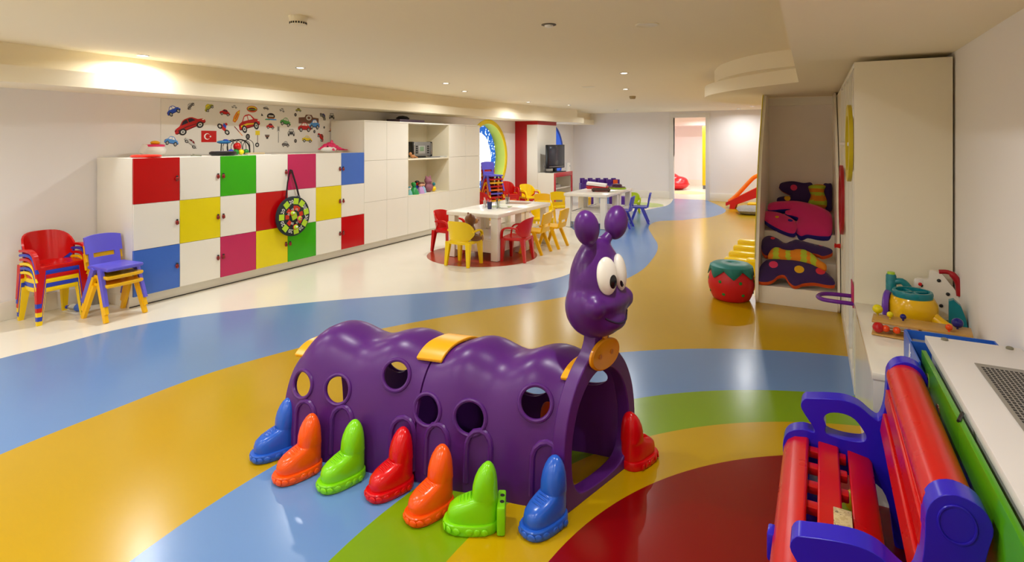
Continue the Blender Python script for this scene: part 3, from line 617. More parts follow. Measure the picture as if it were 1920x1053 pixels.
tag(MB().bx(-.14, .14, -.35, .28, 0, .055, .006).build('board_game_box', mat('dark_box', (70, 52, 66), .5, var=.4, scale=12), loc=(-5.85, p.y + .05, TT)), 'dark patterned flat box on top of the tall cupboard', 'box')
tag(MB().lathe([(0, 0), (.07, 0), (.08, .02), (.05, .05), (0, .06)], n=16, sy=1.8).build('black_hat', mat('black_cloth', (24, 22, 24), .9), loc=(-5.82, p.y - .1, TT + .056)), 'crumpled black hat on the flat box above the cupboard', 'hat')
# ================================================================== CHAIRS AND TABLES
def col_set():
    return {'red': plastic('chair_red', (196, 14, 14), .22), 'blue': plastic('chair_blue', (36, 62, 186), .22), 'yellow': plastic('chair_yellow', (240, 206, 6), .22), 'violet': plastic('chair_violet', (98, 92, 208), .3),
            'amber': plastic('chair_amber', (240, 186, 8), .3), 'orange': plastic('chair_orange', (240, 120, 10), .3), 'lime': plastic('chair_lime', (176, 200, 20), .3), 'cobalt': plastic('chair_cobalt', (64, 72, 198), .3)}
CC = col_set()
ARM_MESH = {}
def arm_parts():
    """kids' moulded armchair, front towards +x, feet on z=0"""
    out = []
    # seat: rounded shell dished a little
    mb = MB(); secs = []
    o = spline([(.165, -.15), (.17, 0), (.165, .15), (.10, .168), (-.05, .165), (-.14, .13), (-.165, 0), (-.14, -.13), (-.05, -.165), (.10, -.168)], 4)
    def ring(k, z): return [(p.x * k, p.y * k, z) for p in o]
    secs = [ring(.98, .272), ring(1.0, .285), ring(1.0, .302), ring(.97, .31), ring(.9, .308), ring(.6, .298), ring(.2, .295)]
    mb.rings(secs); out.append(('seat', mb))
    # backrest: wrapped panel, wide and rounded at the top
    mb = MB(); NU, NV = 17, 9; A = []; B = []
    for j in range(NV):
        t = j / (NV - 1); hw = math.radians(44 + 40 * min(1, max(0, (t - .1) / .5)))
        ra, rb = [], []
        for i in range(NU):
            s = -1 + 2 * i / (NU - 1); a = PI + s * hw
            top = .565 - .115 * abs(s) ** 3.2
            z = .285 + (top - .285) * t
            lean = -.045 * (z - .29) / .27
            R = .17 + .01 * t
            x, y = R * math.cos(a) * .92 + lean - .0, R * math.sin(a) * 1.03
            x2, y2 = (R - .014) * math.cos(a) * .92 + lean, (R - .014) * math.sin(a) * 1.03
            ra.append((x, y, z)); rb.append((x2, y2, z - .002))
        A.append(ra); B.append(rb)
    # closed shell from the two grids
    bm = mb.bm; VA = [[bm.verts.new(p) for p in r] for r in A]; VB = [[bm.verts.new(p) for p in r] for r in B]
    for j in range(NV - 1):
        for i in range(NU - 1):
            bm.faces.new((VA[j][i], VA[j][i + 1], VA[j + 1][i + 1], VA[j + 1][i])); bm.faces.new((VB[j][i + 1], VB[j][i], VB[j + 1][i], VB[j + 1][i + 1]))
    for i in range(NU - 1):
        bm.faces.new((VB[0][i], VB[0][i + 1], VA[0][i + 1], VA[0][i])); bm.faces.new((VA[-1][i], VA[-1][i + 1], VB[-1][i + 1], VB[-1][i]))
    for j in range(NV - 1):
        bm.faces.new((VA[j][0], VA[j + 1][0], VB[j + 1][0], VB[j][0])); bm.faces.new((VB[j][-1], VB[j + 1][-1], VA[j + 1][-1], VA[j][-1]))
    out.append(('backrest', mb))
    pr = [(-.016, -.011), (.016, -.011), (.02, 0), (.016, .011), (-.016, .011), (-.02, 0)]
    for s in (-1, 1):
        mb = MB(); mb.sweep(spline([(-.075, s * .178, .425), (.02, s * .183, .437), (.10, s * .182, .43), (.145, s * .178, .395), (.158, s * .172, .33), (.162, s * .168, .29)], 4, False), pr)
        out.append(('armrest', mb))
    lp = [(-.024, -.02), (.024, -.02), (.024, .02), (-.024, .02)]
    for sx, sy in ((1, 1), (1, -1), (-1, 1), (-1, -1)):
        mb = MB(); top = Vector((.142 * sx - (.0 if sx > 0 else -.02), .145 * sy, .295)); bot = Vector((.158 * sx, .162 * sy, 0))
        mb.sweep([top, top.lerp(bot, .35), bot], lp, scale=[1.35, 1.1, .72], up=(1, 0, 0)); out.append(('leg', mb))
    return out
SLOT_MESH = {}
def slot_parts():
    """kids' stackable chair with a handle slot in the back and A-frame legs"""
    out = []
    mb = MB(); o = spline([(.16, -.14), (.168, 0), (.16, .14), (.12, .15), (-.08, .148), (-.13, .14), (-.135, 0), (-.13, -.14), (-.08, -.148), (.12, -.15)], 4)
    def ring(k, z, dz=.0): return [(p.x * k, p.y * k, z + dz * max(0, p.x - .1)) for p in o]
    mb.rings([ring(.96, .288), ring(1., .298), ring(1., .312), ring(.97, .318), ring(.6, .31), ring(.2, .308)]); out.append(('seat', mb))
    # curved back panel above the slot, joined by two cheeks
    def shell(mb, y0, y1, z0, z1, crown=0., ny=9, nz=5):
        bm = mb.bm
        def P(y, z, d):
            lean = -.055 * (z - .3) / .26
            return (-.13 + lean - .022 + .9 * y * y + d, y, z)
        G = []
        for d in (-.011, .011):
            g = []
            for j in range(nz):
                r = []
                for i in range(ny):
                    y = y0 + (y1 - y0) * i / (ny - 1); t = j / (nz - 1)
                    z = z0 + (z1 + crown * (1 - (2 * abs(i / (ny - 1) - .5)) ** 2.5) - z0) * t
                    r.append(bm.verts.new(P(y, z, d)))
                g.append(r)
            G.append(g)
        A, B = G
        for j in range(nz - 1):
            for i in range(ny - 1):
                bm.faces.new((A[j][i], A[j + 1][i], A[j + 1][i + 1], A[j][i + 1])); bm.faces.new((B[j][i], B[j][i + 1], B[j + 1][i + 1], B[j + 1][i]))
        for i in range(ny - 1):
            bm.faces.new((A[0][i], A[0][i + 1], B[0][i + 1], B[0][i])); bm.faces.new((A[-1][i + 1], A[-1][i], B[-1][i], B[-1][i + 1]))
        for j in range(nz - 1):
            bm.faces.new((A[j + 1][0], A[j][0], B[j][0], B[j + 1][0])); bm.faces.new((A[j][-1], A[j + 1][-1], B[j + 1][-1], B[j][-1]))
    mb = MB(); shell(mb, -.15, .15, .415, .555, .018); shell(mb, -.128, -.088, .30, .418, 0, 4, 4); shell(mb, .088, .128, .30, .418, 0, 4, 4); shell(mb, -.09, .09, .30, .375, 0, 6, 3)
    out.append(('backrest', mb))
    lp = [(-.02, -.014), (.02, -.014), (.02, .014), (-.02, .014)]
    for sx, sy in ((1, 1), (1, -1), (-1, 1), (-1, -1)):
        mb = MB(); top = Vector((.045 * sx + .01, .148 * sy, .30)); bot = Vector((.165 * sx, .163 * sy, 0))
        mb.sweep([top, bot], lp, scale=[1.15, .95], up=(0, 1, 0)); out.append(('leg', mb))
    return out
def make_chair(kind, colour, loc, rz, label, group, sc=1.):
    name, store, fn = ('kids_armchair', ARM_MESH, arm_parts) if kind == 'arm' else ('kids_chair', SLOT_MESH, slot_parts)
    if colour not in store:
        lst = []
        if not store:
            for nm, mb in fn():
                o = mb.build(nm, CC[colour], smooth=50); lst.append((nm, o.data)); bpy.data.objects.remove(o)
        else:
            for nm, me in next(iter(store.values())):
                m2 = me.copy(); m2.materials[0] = CC[colour]; lst.append((nm, m2))
        store[colour] = lst
    t = thing(name, loc, label, 'chair', rz, group)
    for nm, me in store[colour]:
        o = bpy.data.objects.new(nm, me); C.objects.link(o); o.parent = t
    t.scale = (sc, sc, 1)
    return t
# stack of armchairs by the left wall (facing +x)
order = [('yellow', 'lowest yellow'), ('blue', 'lower blue'), ('yellow', 'upper yellow'), ('red', 'lower red'), ('blue', 'upper blue'), ('red', 'topmost red')]
for i, (c_, nm) in enumerate(order):
    make_chair('arm', c_, (-5.865, 2.325, i * .037), .03, '%s armchair in the tall stack by the left wall' % nm, 'stacked armchairs by the left wall', 1.0 + .010 * i)
for i, (c_, nm) in enumerate((('amber', 'lowest amber'), ('amber', 'middle amber'), ('violet', 'topmost violet-blue'))):
    make_chair('slot', c_, (-5.45, 2.62, i * .07), .07, '%s chair in the stack beside the locker end' % nm, 'stacked chairs beside the lockers')
# around the near tables
make_chair('arm', 'yellow', (-3.855, 5.805, 0), PI / 2 + .02, 'bright yellow armchair with a teddy bear sitting in it', 'armchairs at the near table')
make_chair('arm', 'red', (-3.385, 6.37, 0), PI + .12, 'red armchair on the right side of the near table', 'armchairs at the near table')
make_chair('arm', 'red', (-4.535, 6.43, 0), -.1, 'red armchair behind the teddy bear chair, left of the near table', 'armchairs at the near table')
make_chair('arm', 'yellow', (-3.86, 8.06, 0), -PI / 2 + .2, 'bright yellow armchair at the far end of the near table', 'armchairs at the near table')
make_chair('slot', 'amber', (-3.385, 6.90, 0), PI + .03, 'amber chair next to the red armchair on the right of the near table', 'amber chairs between the tables')
make_chair('slot', 'amber', (-3.345, 7.40, 0), PI, 'amber chair farther along the right side of the near table', 'amber chairs between the tables')
make_chair('slot', 'amber', (-4.30, 9.14, 0), -.85, 'amber chair left of the far table, nearer of the pair there', 'amber chairs between the tables')
make_chair('slot', 'yellow', (-4.20, 9.64, 0), -.85, 'yellow chair pulled up to the left side of the far table', 'amber chairs between the tables')
make_chair('slot', 'cobalt', (-3.0, 9.66, 0), PI + .1, 'cobalt blue chair nearer the camera on the right of the far table', 'blue chairs at the far table')
make_chair('slot', 'cobalt', (-2.88, 10.35, 0), PI + .25, 'cobalt blue chair at the far right of the far table', 'blue chairs at the far table')
lc = make_chair('arm', 'lime', (-3.42, 11.75, 0), -1.2, 'small lime green armchair behind the far table', None); lc.scale = (.8, .8, .75)
# the heap of chairs in front of the round window
base = [('yellow', 'bottom yellow'), ('amber', 'second lowest amber'), ('red', 'third lowest red'), ('violet', 'fourth lowest violet'), ('orange', 'fifth lowest orange'), ('red', 'sixth lowest red'), ('amber', 'third from top amber'), ('red', 'second from top red'), ('violet', 'topmost violet')]
for i, (c_, nm) in enumerate(base):
    make_chair('slot', c_, (-5.60, 9.46, i * .07), -.45, '%s chair in the tall stack before the round window' % nm, 'stacked chairs before the round window')
for i, (c_, nm) in enumerate((('orange', 'bottom orange'), ('red', 'second red'), ('red', 'third red'), ('red', 'top red'))):
    make_chair('arm', c_, (-5.74, 10.35, i * .037), -.6, '%s armchair in the low stack between the window and the red column' % nm, 'stacked armchairs before the round window', 1. + .008 * i)
for i, (c_, nm) in enumerate((('red', 'red armchair under the yellow one'), ('yellow', 'yellow armchair stacked'))):
    make_chair('arm', c_, (-5.42, 10.72, i * .037), -.5, '%s beside the red column' % nm, 'stacked armchairs before the round window', 1. + .008 * i)
make_chair('arm', 'red', (-5.46, 8.985, 0), -.1, 'red armchair nearest the cupboard end, before the round window', 'stacked armchairs before the round window')

# tables: pairs of square tables pushed together
def make_table():
    t = thing('play_table', (0, 0, 0), '', 'table'); h = .61; a = .40
    MB().bx(-a, a, -a, a, h - .05, h, .006, 2).build('table_top', M_TABLE, t)
    for sx in (-1, 1):
        for sy in (-1, 1): MB().bx(sx * (a - .02), sx * (a - .12), sy * (a - .02), sy * (a - .12), 0.004, h - .05, .003, 1).build('leg', M_TABLE, t)
    MB().bx(-a + .12, a - .12, -a + .045, a - .045, .255, .275, .002, 1).build('shelf', M_TABLE, t)
    for s in (-1, 1): MB().bx(-a + .12, a - .12, s * (a - .05), s * (a - .07), .10, .255, .002, 1).build('side_panel', M_TABLE, t)
    for s in (-1, 1): MB().bx(s * (a - .05), s * (a - .07), -a + .12, a - .12, .10, .275, .002, 1).build('side_panel', M_TABLE, t)
    for sx in (-1, 1):
        for sy in (-1, 1): MB().bx(sx * (a - .03), sx * (a - .11), sy * (a - .03), sy * (a - .11), 0.0015, .006).build('foot_pad', M_DARK, t, smooth=0)
    return t
TB = make_table()
TL = [((-3.92, 6.485, 0), 'white square table with the pencil cups, nearest the camera'), ((-3.92, 7.29, 0), 'white square table pushed against the pencil cup table'),
      ((-3.55, 9.60, 0), 'white square table at the far group with the brown tray'), ((-3.55, 10.405, 0), 'white square table at the back of the far group')]
for i, (l_, lb) in enumerate(TL):
    o = TB if i == 0 else copy_tree(TB); o.location = l_; o['label'] = lb; o['group'] = 'white square play tables'
TZ = .61
def cup(u, v, m, label, cols, see=False, h=.1, r=.036):
    p = onZ(u, v, TZ); t = thing('pencil_cup', p, label, 'cup', group='pencil cups on the near table')
    MB().lathe([(0, 0), (r * .8, 0), (r, h), (r * .93, h), (r * .75, .004), (0, .004)], n=18).build('tumbler', m, t)
    for i, c_ in enumerate(cols):
        a = i * 2.4; q = .5 * r; tilt = Vector((math.cos(a) * .028, math.sin(a) * .028, 0)); L = random.uniform(.11, .15)
        b0 = Vector((-math.cos(a) * q * .3, -math.sin(a) * q * .3, .008)); b1_ = Vector((math.cos(a) * q, math.sin(a) * q, .0)) + Vector((0, 0, L)) + tilt * .3
        mb = MB(); mb.tube([b0, b1_, b1_ + (b1_ - b0).normalized() * .012], [.0045, .0045, .001], 6); mb.build('pencil', mat('pencil_%d' % (c_[0] * 65536 + c_[1] * 256 + c_[2]), c_, .4, var=0), t)
M_CLR = mat('clear_plastic', (236, 240, 240), .06, var=0, trans=.9, ior=1.3)
cup(910.5, 388.5, M_CLR, 'clear cup of pencils at the left of the cups', [(220, 60, 40), (240, 200, 190), (240, 240, 240), (200, 90, 40), (235, 150, 120)])
cup(918, 391.5, mat('star_cup', (40, 46, 96), .4, var=.5, scale=45), 'dark blue patterned cup of coloured pencils', [(232, 120, 40), (220, 40, 60), (240, 160, 150), (250, 190, 60), (200, 60, 120), (240, 240, 230), (230, 90, 30)])
cup(933.5, 390.5, M_CLR, 'clear cup with yellow and green pencils', [(220, 200, 40), (60, 90, 60), (40, 40, 40), (200, 180, 60), (90, 110, 50)])
cup(951.5, 382, M_CLR, 'clear cup of dark pencils at the far right of the cups', [(60, 70, 90), (190, 180, 60), (70, 60, 50), (40, 50, 60), (150, 150, 60)])
for (u, v), w_, h_, rz, lb, m in (((938, 387.5), .3, .2, .2, 'grey-green open drawing book beside the clear cup', mat('print_page', (150, 158, 120), .6, var=.35, scale=25)), ((972, 380.5), .34, .2, .1, 'picture book open at the far right of the near table', mat('picture_page', (150, 110, 80), .5, var=.6, scale=14)), ((945, 388.8), .1, .16, .6, 'small white drawing sheet lying by the open book', M_WHITE)):
    p = onZ(u, v, TZ); q = tag(MB().bx(-w_ / 2, w_ / 2, -h_ / 2, h_ / 2, 0, .004).build('drawing_sheet', m, loc=(p.x, p.y, TZ + (.0045 if 'small' in lb else 0)), smooth=0), lb, 'paper'); q.rotation_euler.z = rz
# things on the far table
p = onZ(1127, 358.5, TZ); t = thing('game_tray', (p.x, p.y, TZ), 'brown shallow tray on the near edge of the far table', 'tray', rz=.3)
MB().bx(-.17, .17, -.12, .12, 0.015, .025, .004).build('base', mat('tray_brown', (78, 50, 44), .4), t)
for a in ((-.17, .17, -.12, -.105), (-.17, .17, .105, .12)): MB().bx(a[0], a[1], a[2], a[3], .015, .055, .004).build('rim', mat('tray_brown', (78, 50, 44), .4), t)
for a in ((-.17, -.155, -.105, .105), (.155, .17, -.105, .105)): MB().bx(a[0], a[1], a[2], a[3], .015, .055, .004).build('rim', mat('tray_brown', (78, 50, 44), .4), t)
for a in (-1, 1):
    for b in (-1, 1): MB().bx(a * .14 - .012, a * .14 + .012, b * .1 - .012, b * .1 + .012, 0, .016).build('foot', M_BLACK, t)
p = onZ(1121, 353.2, TZ); t = thing('game_box', (p.x, p.y, TZ), 'open white board game box with red stripe on the far table', 'box', rz=.25)
MB().bx(-.2, .2, -.14, .14, 0, .05, .004).build('tray', mat('box_red', (196, 30, 36), .5), t)
MB().box((-.02, 0, .085), (.38, .3, .05), .004, rot=Matrix.Rotation(.1, 3, 'Y')).build('lid', mat('box_white', (240, 238, 240), .5), t)
p = onZ(1157, 353.8, TZ); t = thing('cake_dish', (p.x, p.y, TZ), 'purple toy cake on a lime green dish on the far table', 'toy')
MB().lathe([(0, 0), (.17, 0), (.185, .025), (.175, .03), (0, .03)], n=28, sy=.8).build('dish', M_LIME, t)
MB().lathe([(0, .028), (.165, .03), (.16, .045), (.1, .055), (.095, .085), (.06, .1), (0, .1)], n=24, sy=.8).build('cake', mat('cake_purple', (74, 30, 62), .25), t)

# teddy bear on the yellow armchair
t = thing('teddy_bear', (-3.79, 5.83, .300), 'brown teddy bear sitting sideways in the bright yellow armchair', 'teddy bear', rz=-.75); t.scale = (1.12, 1.12, 1.12)
M_BEAR = mat('brown_fur', (112, 66, 26), .95, var=.25, scale=40, bump=.8, bscale=160, sheen=.4); M_BEAR2 = mat('tan_fur', (176, 122, 62), .95, var=.2, scale=40, bump=.8, bscale=160, sheen=.4)
mb = MB(); mb.ell((0, .0, .1), (.085, .075, .1), 16).ell((.015, .01, .235), (.072, .066, .062), 16)
for s in (-1, 1):
    mb.ell((s * .055 + .01, -.0, .295), (.024, .014, .024), 10); mb.ell((s * .09, .015, .12), (.03, .035, .065), 10, rot=Matrix.Rotation(s * .4, 3, 'Y')); mb.ell((s * .065 + .02, .06, .035), (.036, .075, .035), 10)
remesh_obj(mb.build('body', M_BEAR, t), .011)
MB().ell((.03, .065, .22), (.036, .034, .03), 12).build('muzzle', M_BEAR2, t); MB().ell((.033, .097, .228), (.011, .008, .008), 8).build('nose', M_BLACK, t)
for s in (-1, 1):
    MB().ell((s * .03 + .022, .062, .257), (.01, .008, .01), 8).build('eye', M_WHITE, t); MB().ell((s * .065 + .022, .132, .038), (.03, .01, .036), 10).build('foot_sole', M_BEAR2, t)
# waste bin and bottle behind the stacks
p = onZ(186, 566); t = thing('waste_bin', (p.x + .0, p.y - .03, 0), 'round steel waste bin between the two chair stacks', 'bin')
MB().lathe([(0, 0), (.075, 0), (.095, .22), (.09, .22), (.072, .006), (0, .006)], n=24).build('body', mat('bin_steel', (150, 148, 140), .3, metal=.7), t)
MB().lathe([(.09, .21), (.1, .21), (.1, .235), (.09, .235), (.09, .21)], n=24).build('rim', M_BLACK, t)
p = onZ(146, 583); t = thing('water_bottle', (p.x, p.y, 0), 'clear plastic bottle with blue cap lying behind the armchair stack', 'bottle', rz=.35)
R_ = Matrix.Rotation(-PI / 2, 3, 'Y')
MB().lathe([(0, -.1), (.03, -.1), (.032, -.09), (.032, .04), (.03, .06), (.014, .09), (.014, .1), (0, .1)], n=18, rot=R_, c=(0, 0, .033)).build('body', M_CLR, t)
MB().lathe([(0, .1), (.016, .1), (.016, .118), (0, .118)], n=14, rot=R_, c=(0, 0, .033)).build('cap', M_BLU, t)
MB().lathe([(.0325, -.05), (.0328, -.05), (.0328, .01), (.0325, .01), (.0325, -.05)], n=18, rot=R_, c=(0, 0, .033)).build('sleeve', plastic('bottle_label', (60, 100, 190)), t)
# ================================================================== TELEVISION COLUMN AND FAR END
CY0, CY1 = 11.42, 12.48
t = thing('wall_column', (XL, CY0, 0), 'white boxed column edged in red beside the television', 'column')
M_CR = mat('laminate_red', (176, 10, 18), .3, var=.02)
MB().bx(.0, .31, 0, CY1 - CY0, 0, ZL - .001).build('red_post', M_CR, t, smooth=0)
MB().bx(.31, .585, .0, CY1 - CY0, 1.925, ZL - .001).build('red_top_band', M_CR, t, smooth=0)
MB().bx(.31, .58, .004, CY1 - CY0 - .004, 0, 1.925).build('white_core', M_LAM, t, smooth=0)
XC = -5.124; TVZ = .82
t = thing('tv_cabinet', (XL + .585, CY0, 0), 'white low cabinet with red framed open front under the television', 'cabinet')
D_ = XC - (XL + .585); W_ = CY1 - CY0
MB().bx(.001, D_ - .02, 0, .02, 0, TVZ).bx(.001, D_ - .02, W_ - .02, W_, 0, TVZ).bx(.001, .02, .02, W_ - .02, 0, TVZ).bx(.02, D_ - .02, .02, W_ - .02, 0, .08).bx(.001, D_ - .02, .02, W_ - .02, TVZ - .02, TVZ).build('carcass', M_LAM, t, smooth=0)
MB().bx(.02, D_ - .04, .02, W_ - .02, .44, .46).build('shelf', M_LAM, t, smooth=0)
M_CR2 = mat('laminate_coral', (190, 52, 54), .3, var=.02)
MB().bx(D_ - .02, D_, 0, .07, 0, TVZ, .002).build('frame_post', M_CR2, t); MB().bx(D_ - .02, D_, W_ - .07, W_, 0, TVZ, .002).build('frame_post', M_CR2, t)
MB().bx(D_ - .02, D_, .07, W_ - .07, TVZ - .1, TVZ, .002).build('frame_rail', M_CR2, t); MB().bx(D_ - .02, D_, .07, W_ - .07, 0, .1, .002).build('frame_rail', M_CR2, t)
tag(MB().bx(-.1, .1, -.16, .16, 0, .07, .008).build('disc_player', mat('player_grey', (176, 180, 170), .3), loc=(-5.32, 11.82, .46)), 'pale disc player on the shelf under the television', 'player')
tag(MB().bx(-.08, .08, -.1, .1, 0, .025, .006).build('remote_box', mat('player_grey2', (110, 112, 110), .4), loc=(-5.32, 11.8, .531)), 'small grey box on top of the disc player', 'box')
t = thing('television', (-5.30, 11.86, TVZ), 'black flat television on the red framed cabinet', 'television', rz=-.12)
MB().bx(-.045, .03, -.38, .38, .09, .64, .012).build('bezel', plastic('tv_black', (22, 23, 28), .25), t)
MB().bx(.029, .033, -.345, .345, .17, .60, .001).build('screen', mat('tv_screen', (40, 44, 56), .12, var=.02), t)
MB().bx(.029, .034, -.33, .33, .125, .135, .002).build('chrome_strip', M_CHROME, t)
MB().bx(-.11, -.045, -.28, .28, .16, .56, .03).build('back_housing', M_BLACK, t)
MB().bx(-.05, .01, -.05, .05, .02, .1, .01).build('neck', M_BLACK, t); MB().bx(-.12, .14, -.26, .26, 0, .022, .008).build('stand', M_BLACK, t)
tag(MB().bx(-.08, .08, -.14, .14, 0, .02, .005).build('disc_drive', M_BLACK, loc=(-5.42, 11.6, TVZ)), 'flat black player at the left foot of the television', 'player').location.x = -5.30
bpy.data.objects['disc_drive'].location.y = 11.535; bpy.data.objects['disc_drive'].scale = (1, .55, 1)
t = thing('cable_tangle', (-5.44, 11.55, TVZ), 'small tangle of grey cables behind the television', 'cable')
for i in range(5): MB().tube(spline([(.0, -.04 + i * .02, .0), (.02, -.06 + i * .025, .1), (-.03 + i * .01, .02, .2 - i * .02), (.0, .06, .08), (.01, .05 + i * .01, .0)], 4, False), .005, 6).build('cable', mat('cable_grey', (120, 116, 116), .5), t)
p = onZ(1064, 321, TVZ)
t = thing('drinking_cup', (-5.20, 12.38, TVZ), 'white paper cup with a small green mark beside the television', 'cup')
MB().lathe([(0, 0), (.05, 0), (.062, .2), (.056, .2), (.046, .006), (0, .006)], n=20).build('cup', M_WHITE, t); MB().ell((.052, -.012, .13), (.008, .012, .02), 8).build('green_mark', M_TEAL, t)
# purple castle
cA = onZ(1075, 420, 0)
t = thing('castle_playset', (-4.62, 12.98, 0), 'purple crenellated toy castle wall with orange stairs behind the far table', 'playset', rz=TH)
M_CAS = plastic('castle_purple', (74, 26, 132), .35); M_CAO = plastic('castle_orange', (222, 84, 28), .35)
hw, hdp, hh = .45, .24, .5
for y in (-hdp, hdp): MB().bx(-hw, hw, y - .025, y + .025, 0, hh, .006).build('wall_panel', M_CAS, t)
for x in (-hw, hw): MB().bx(x - .025, x + .025, -hdp + .025, hdp - .025, 0, hh, .006).build('wall_panel', M_CAS, t)
for y in (-hdp, hdp):
    for i in range(5): MB().bx(-hw + i * .195, -hw + .12 + i * .195, y - .025, y + .025, hh, hh + .12, .006).build('merlon', M_CAS, t)
for i in range(2):
    for k in range(3): MB().bx(-hw + .06 + i * .26 + k * .012, -hw + .14 + i * .26 - k * .016, -hdp - .035, -hdp - .025, hh - .16 + k * .05, hh - .135 + k * .05, .003).build('stair_step', M_CAO, t)
MB().bx(hw - .16, hw - .05, -hdp - .03, -hdp - .024, hh - .12, hh + .11, .004).build('orange_shutter', M_CAO, t)
tag(MB().lathe([(0, 0), (.12, 0), (.14, .05), (.14, .3), (.1, .34), (0, .34)], n=18).build('toy_barrel', plastic('barrel_yellow', (230, 180, 30)), loc=(-4.45, 11.55, 0)), 'yellow and white toy tub behind the far table legs', 'tub')
tag(MB().bx(-.12, .12, -.08, .08, 0, .33, .02).build('toy_block', plastic('block_blue', (40, 110, 210)), loc=(-4.18, 12.0, 0)), 'bright blue toy block behind the far table', 'block')
tag(MB().bx(-.1, .1, -.08, .08, 0, .3, .02).build('toy_block', plastic('block_purple', (84, 40, 150)), loc=(-3.83, 12.2, 0)), 'purple toy block behind the far table, right of the blue one', 'block')
# next room
p = onZ(1268, 355); t = thing('bean_bag', (p.x - .1, p.y + .1, 0), 'red bean bag in the bright room beyond the doorway', 'bean bag')
mb = MB(); mb.ell((0, 0, .17), (.48, .5, .2), 20).ell((-.15, 0, .36), (.32, .34, .18), 16).ell((.15, 0, .28), (.3, .3, .14), 16)
remesh_obj(mb.build('cover', mat('red_vinyl_bag', (214, 20, 34), .3), t), .04); bpy.context.view_layer.update()
MB().tube([(.49 * math.cos(a) , .51 * math.sin(a), .17) for a in [2 * PI * i / 32 for i in range(32)]], .008, 6, closed=True).build('piping', mat('red_piping', (230, 70, 74), .4), t)
p = onZ(1321, 350); t = thing('padded_post', (-2.66 + .1, 18.6, 0), 'tall yellow padded post in the room beyond the doorway', 'post')
p = onY(1321, 300, 18.6); t.location.x = p.x
MB().bx(-.06, .06, -.06, .06, .12, 2.03, .01).build('pad', mat('pad_yellow', (236, 196, 8), .45), t); MB().bx(-.045, .045, -.045, .045, 0, .12).build('foot', mat('post_grey', (110, 110, 108), .4), t)
tag(MB().lathe([(0, 0), (.5, 0), (.5, .006), (0, .006)], n=32).build('round_mat', mat('mat_cream', (226, 214, 150), .7), loc=(onZ(1290, 361).x, onZ(1290, 361).y, 0)), 'pale yellow round mat on the floor beyond the doorway', 'mat')
# slide
p0 = onZ(1366, 391)
t = thing('slide', (p0.x, p0.y, 0), 'small orange and red plastic slide by the back wall', 'slide')
M_SLR = plastic('slide_red', (214, 16, 8), .3); M_SLO = plastic('slide_orange', (238, 122, 14), .3)
def sidepanel(y, m, nm):
    mb = MB(); o = [(-.06, .14), (.1, .22), (.62, .52), (1.2, .86), (1.3, .86), (1.3, .66), (.66, .31), (.16, .1), (.13, .0), (.02, .0), (.03, .1), (-.06, .06)]
    mb.prism(o, lambda a, b: (a, y - .02, b), lambda a, b: (a, y + .02, b)); mb.build(nm, m, t)
sidepanel(0, M_SLR, 'side_panel'); sidepanel(.42, M_SLO, 'side_panel')
MB().sweep([(-.06, .21, .1), (.1, .21, .14), (.64, .21, .42), (1.25, .21, .76)], [(-.19, -.012), (.19, -.012), (.19, .012), (-.19, .012)]).build('chute', M_SLO, t)
MB().tube(spline([(-.04, .42, .12), (.15, .42, .3), (.4, .42, .6), (.52, .42, .72), (.66, .42, .77), (.9, .42, .78), (1.28, .42, .8)], 5, False), .048, 10).build('handrail', M_SLO, t)
MB().bx(1.22, 1.3, 0.0, .42, 0, .86, .01).build('ladder_end', M_SLR, t)
# grey cushion, yellow mat, yellow stepping board
def pillow(name, loc, sx, sy, h, m, label, cat, rz=0):
    mb = MB(); n = 14; bm = mb.bm; T = []; B = []
    for j in range(n + 1):
        a, b = [], []
        for i in range(n + 1):
            x, y = -1 + 2 * i / n, -1 + 2 * j / n; k = ((1 - x ** 4) * (1 - y ** 4)) ** .5
            a.append(bm.verts.new((x * sx * (1 - .06 * y * y), y * sy * (1 - .06 * x * x), h / 2 + h / 2 * k))); b.append(bm.verts.new((x * sx * (1 - .06 * y * y), y * sy * (1 - .06 * x * x), h / 2 - h / 2 * k * .98)))
        T.append(a); B.append(b)
    for j in range(n):
        for i in range(n): bm.faces.new((T[j][i], T[j][i + 1], T[j + 1][i + 1], T[j + 1][i])); bm.faces.new((B[j][i + 1], B[j][i], B[j + 1][i], B[j + 1][i + 1]))
    o = tag(mb.build(name, m, loc=loc), label, cat); o.rotation_euler.z = rz; return o
p = onZ(1412, 401)
pillow('floor_cushion', (p.x, p.y, 0), .32, .32, .17, mat('speckled_grey', (150, 148, 144), .9, var=.7, scale=90), 'grey speckled floor cushion beyond the stair unit', 'cushion', .2)
p = onZ(1415, 384); tag(MB().bx(-.25, .25, -.2, .2, 0, .05, .015).build('floor_mat', mat('mat_yellow', (240, 200, 0), .4), loc=(p.x + .1, p.y, 0)), 'small bright yellow mat under the slide', 'mat')
t = thing('stepping_board', (-.86, 6.98, 0), 'bright yellow ribbed plastic stepping board behind the strawberry pouf', 'step', rz=.0)
M_SY = plastic('step_yellow', (240, 206, 0), .2)
for i in range(5): MB().bx(-.13 + .03 * i, .32, i * .2, i * .2 + .19, 0, .07 + .045 * i, .02, 3).build('tread', M_SY, t)
MB().bx(.18, .32, -.16, -.01, 0, .2, .03, 3).build('end_block', M_SY, t)
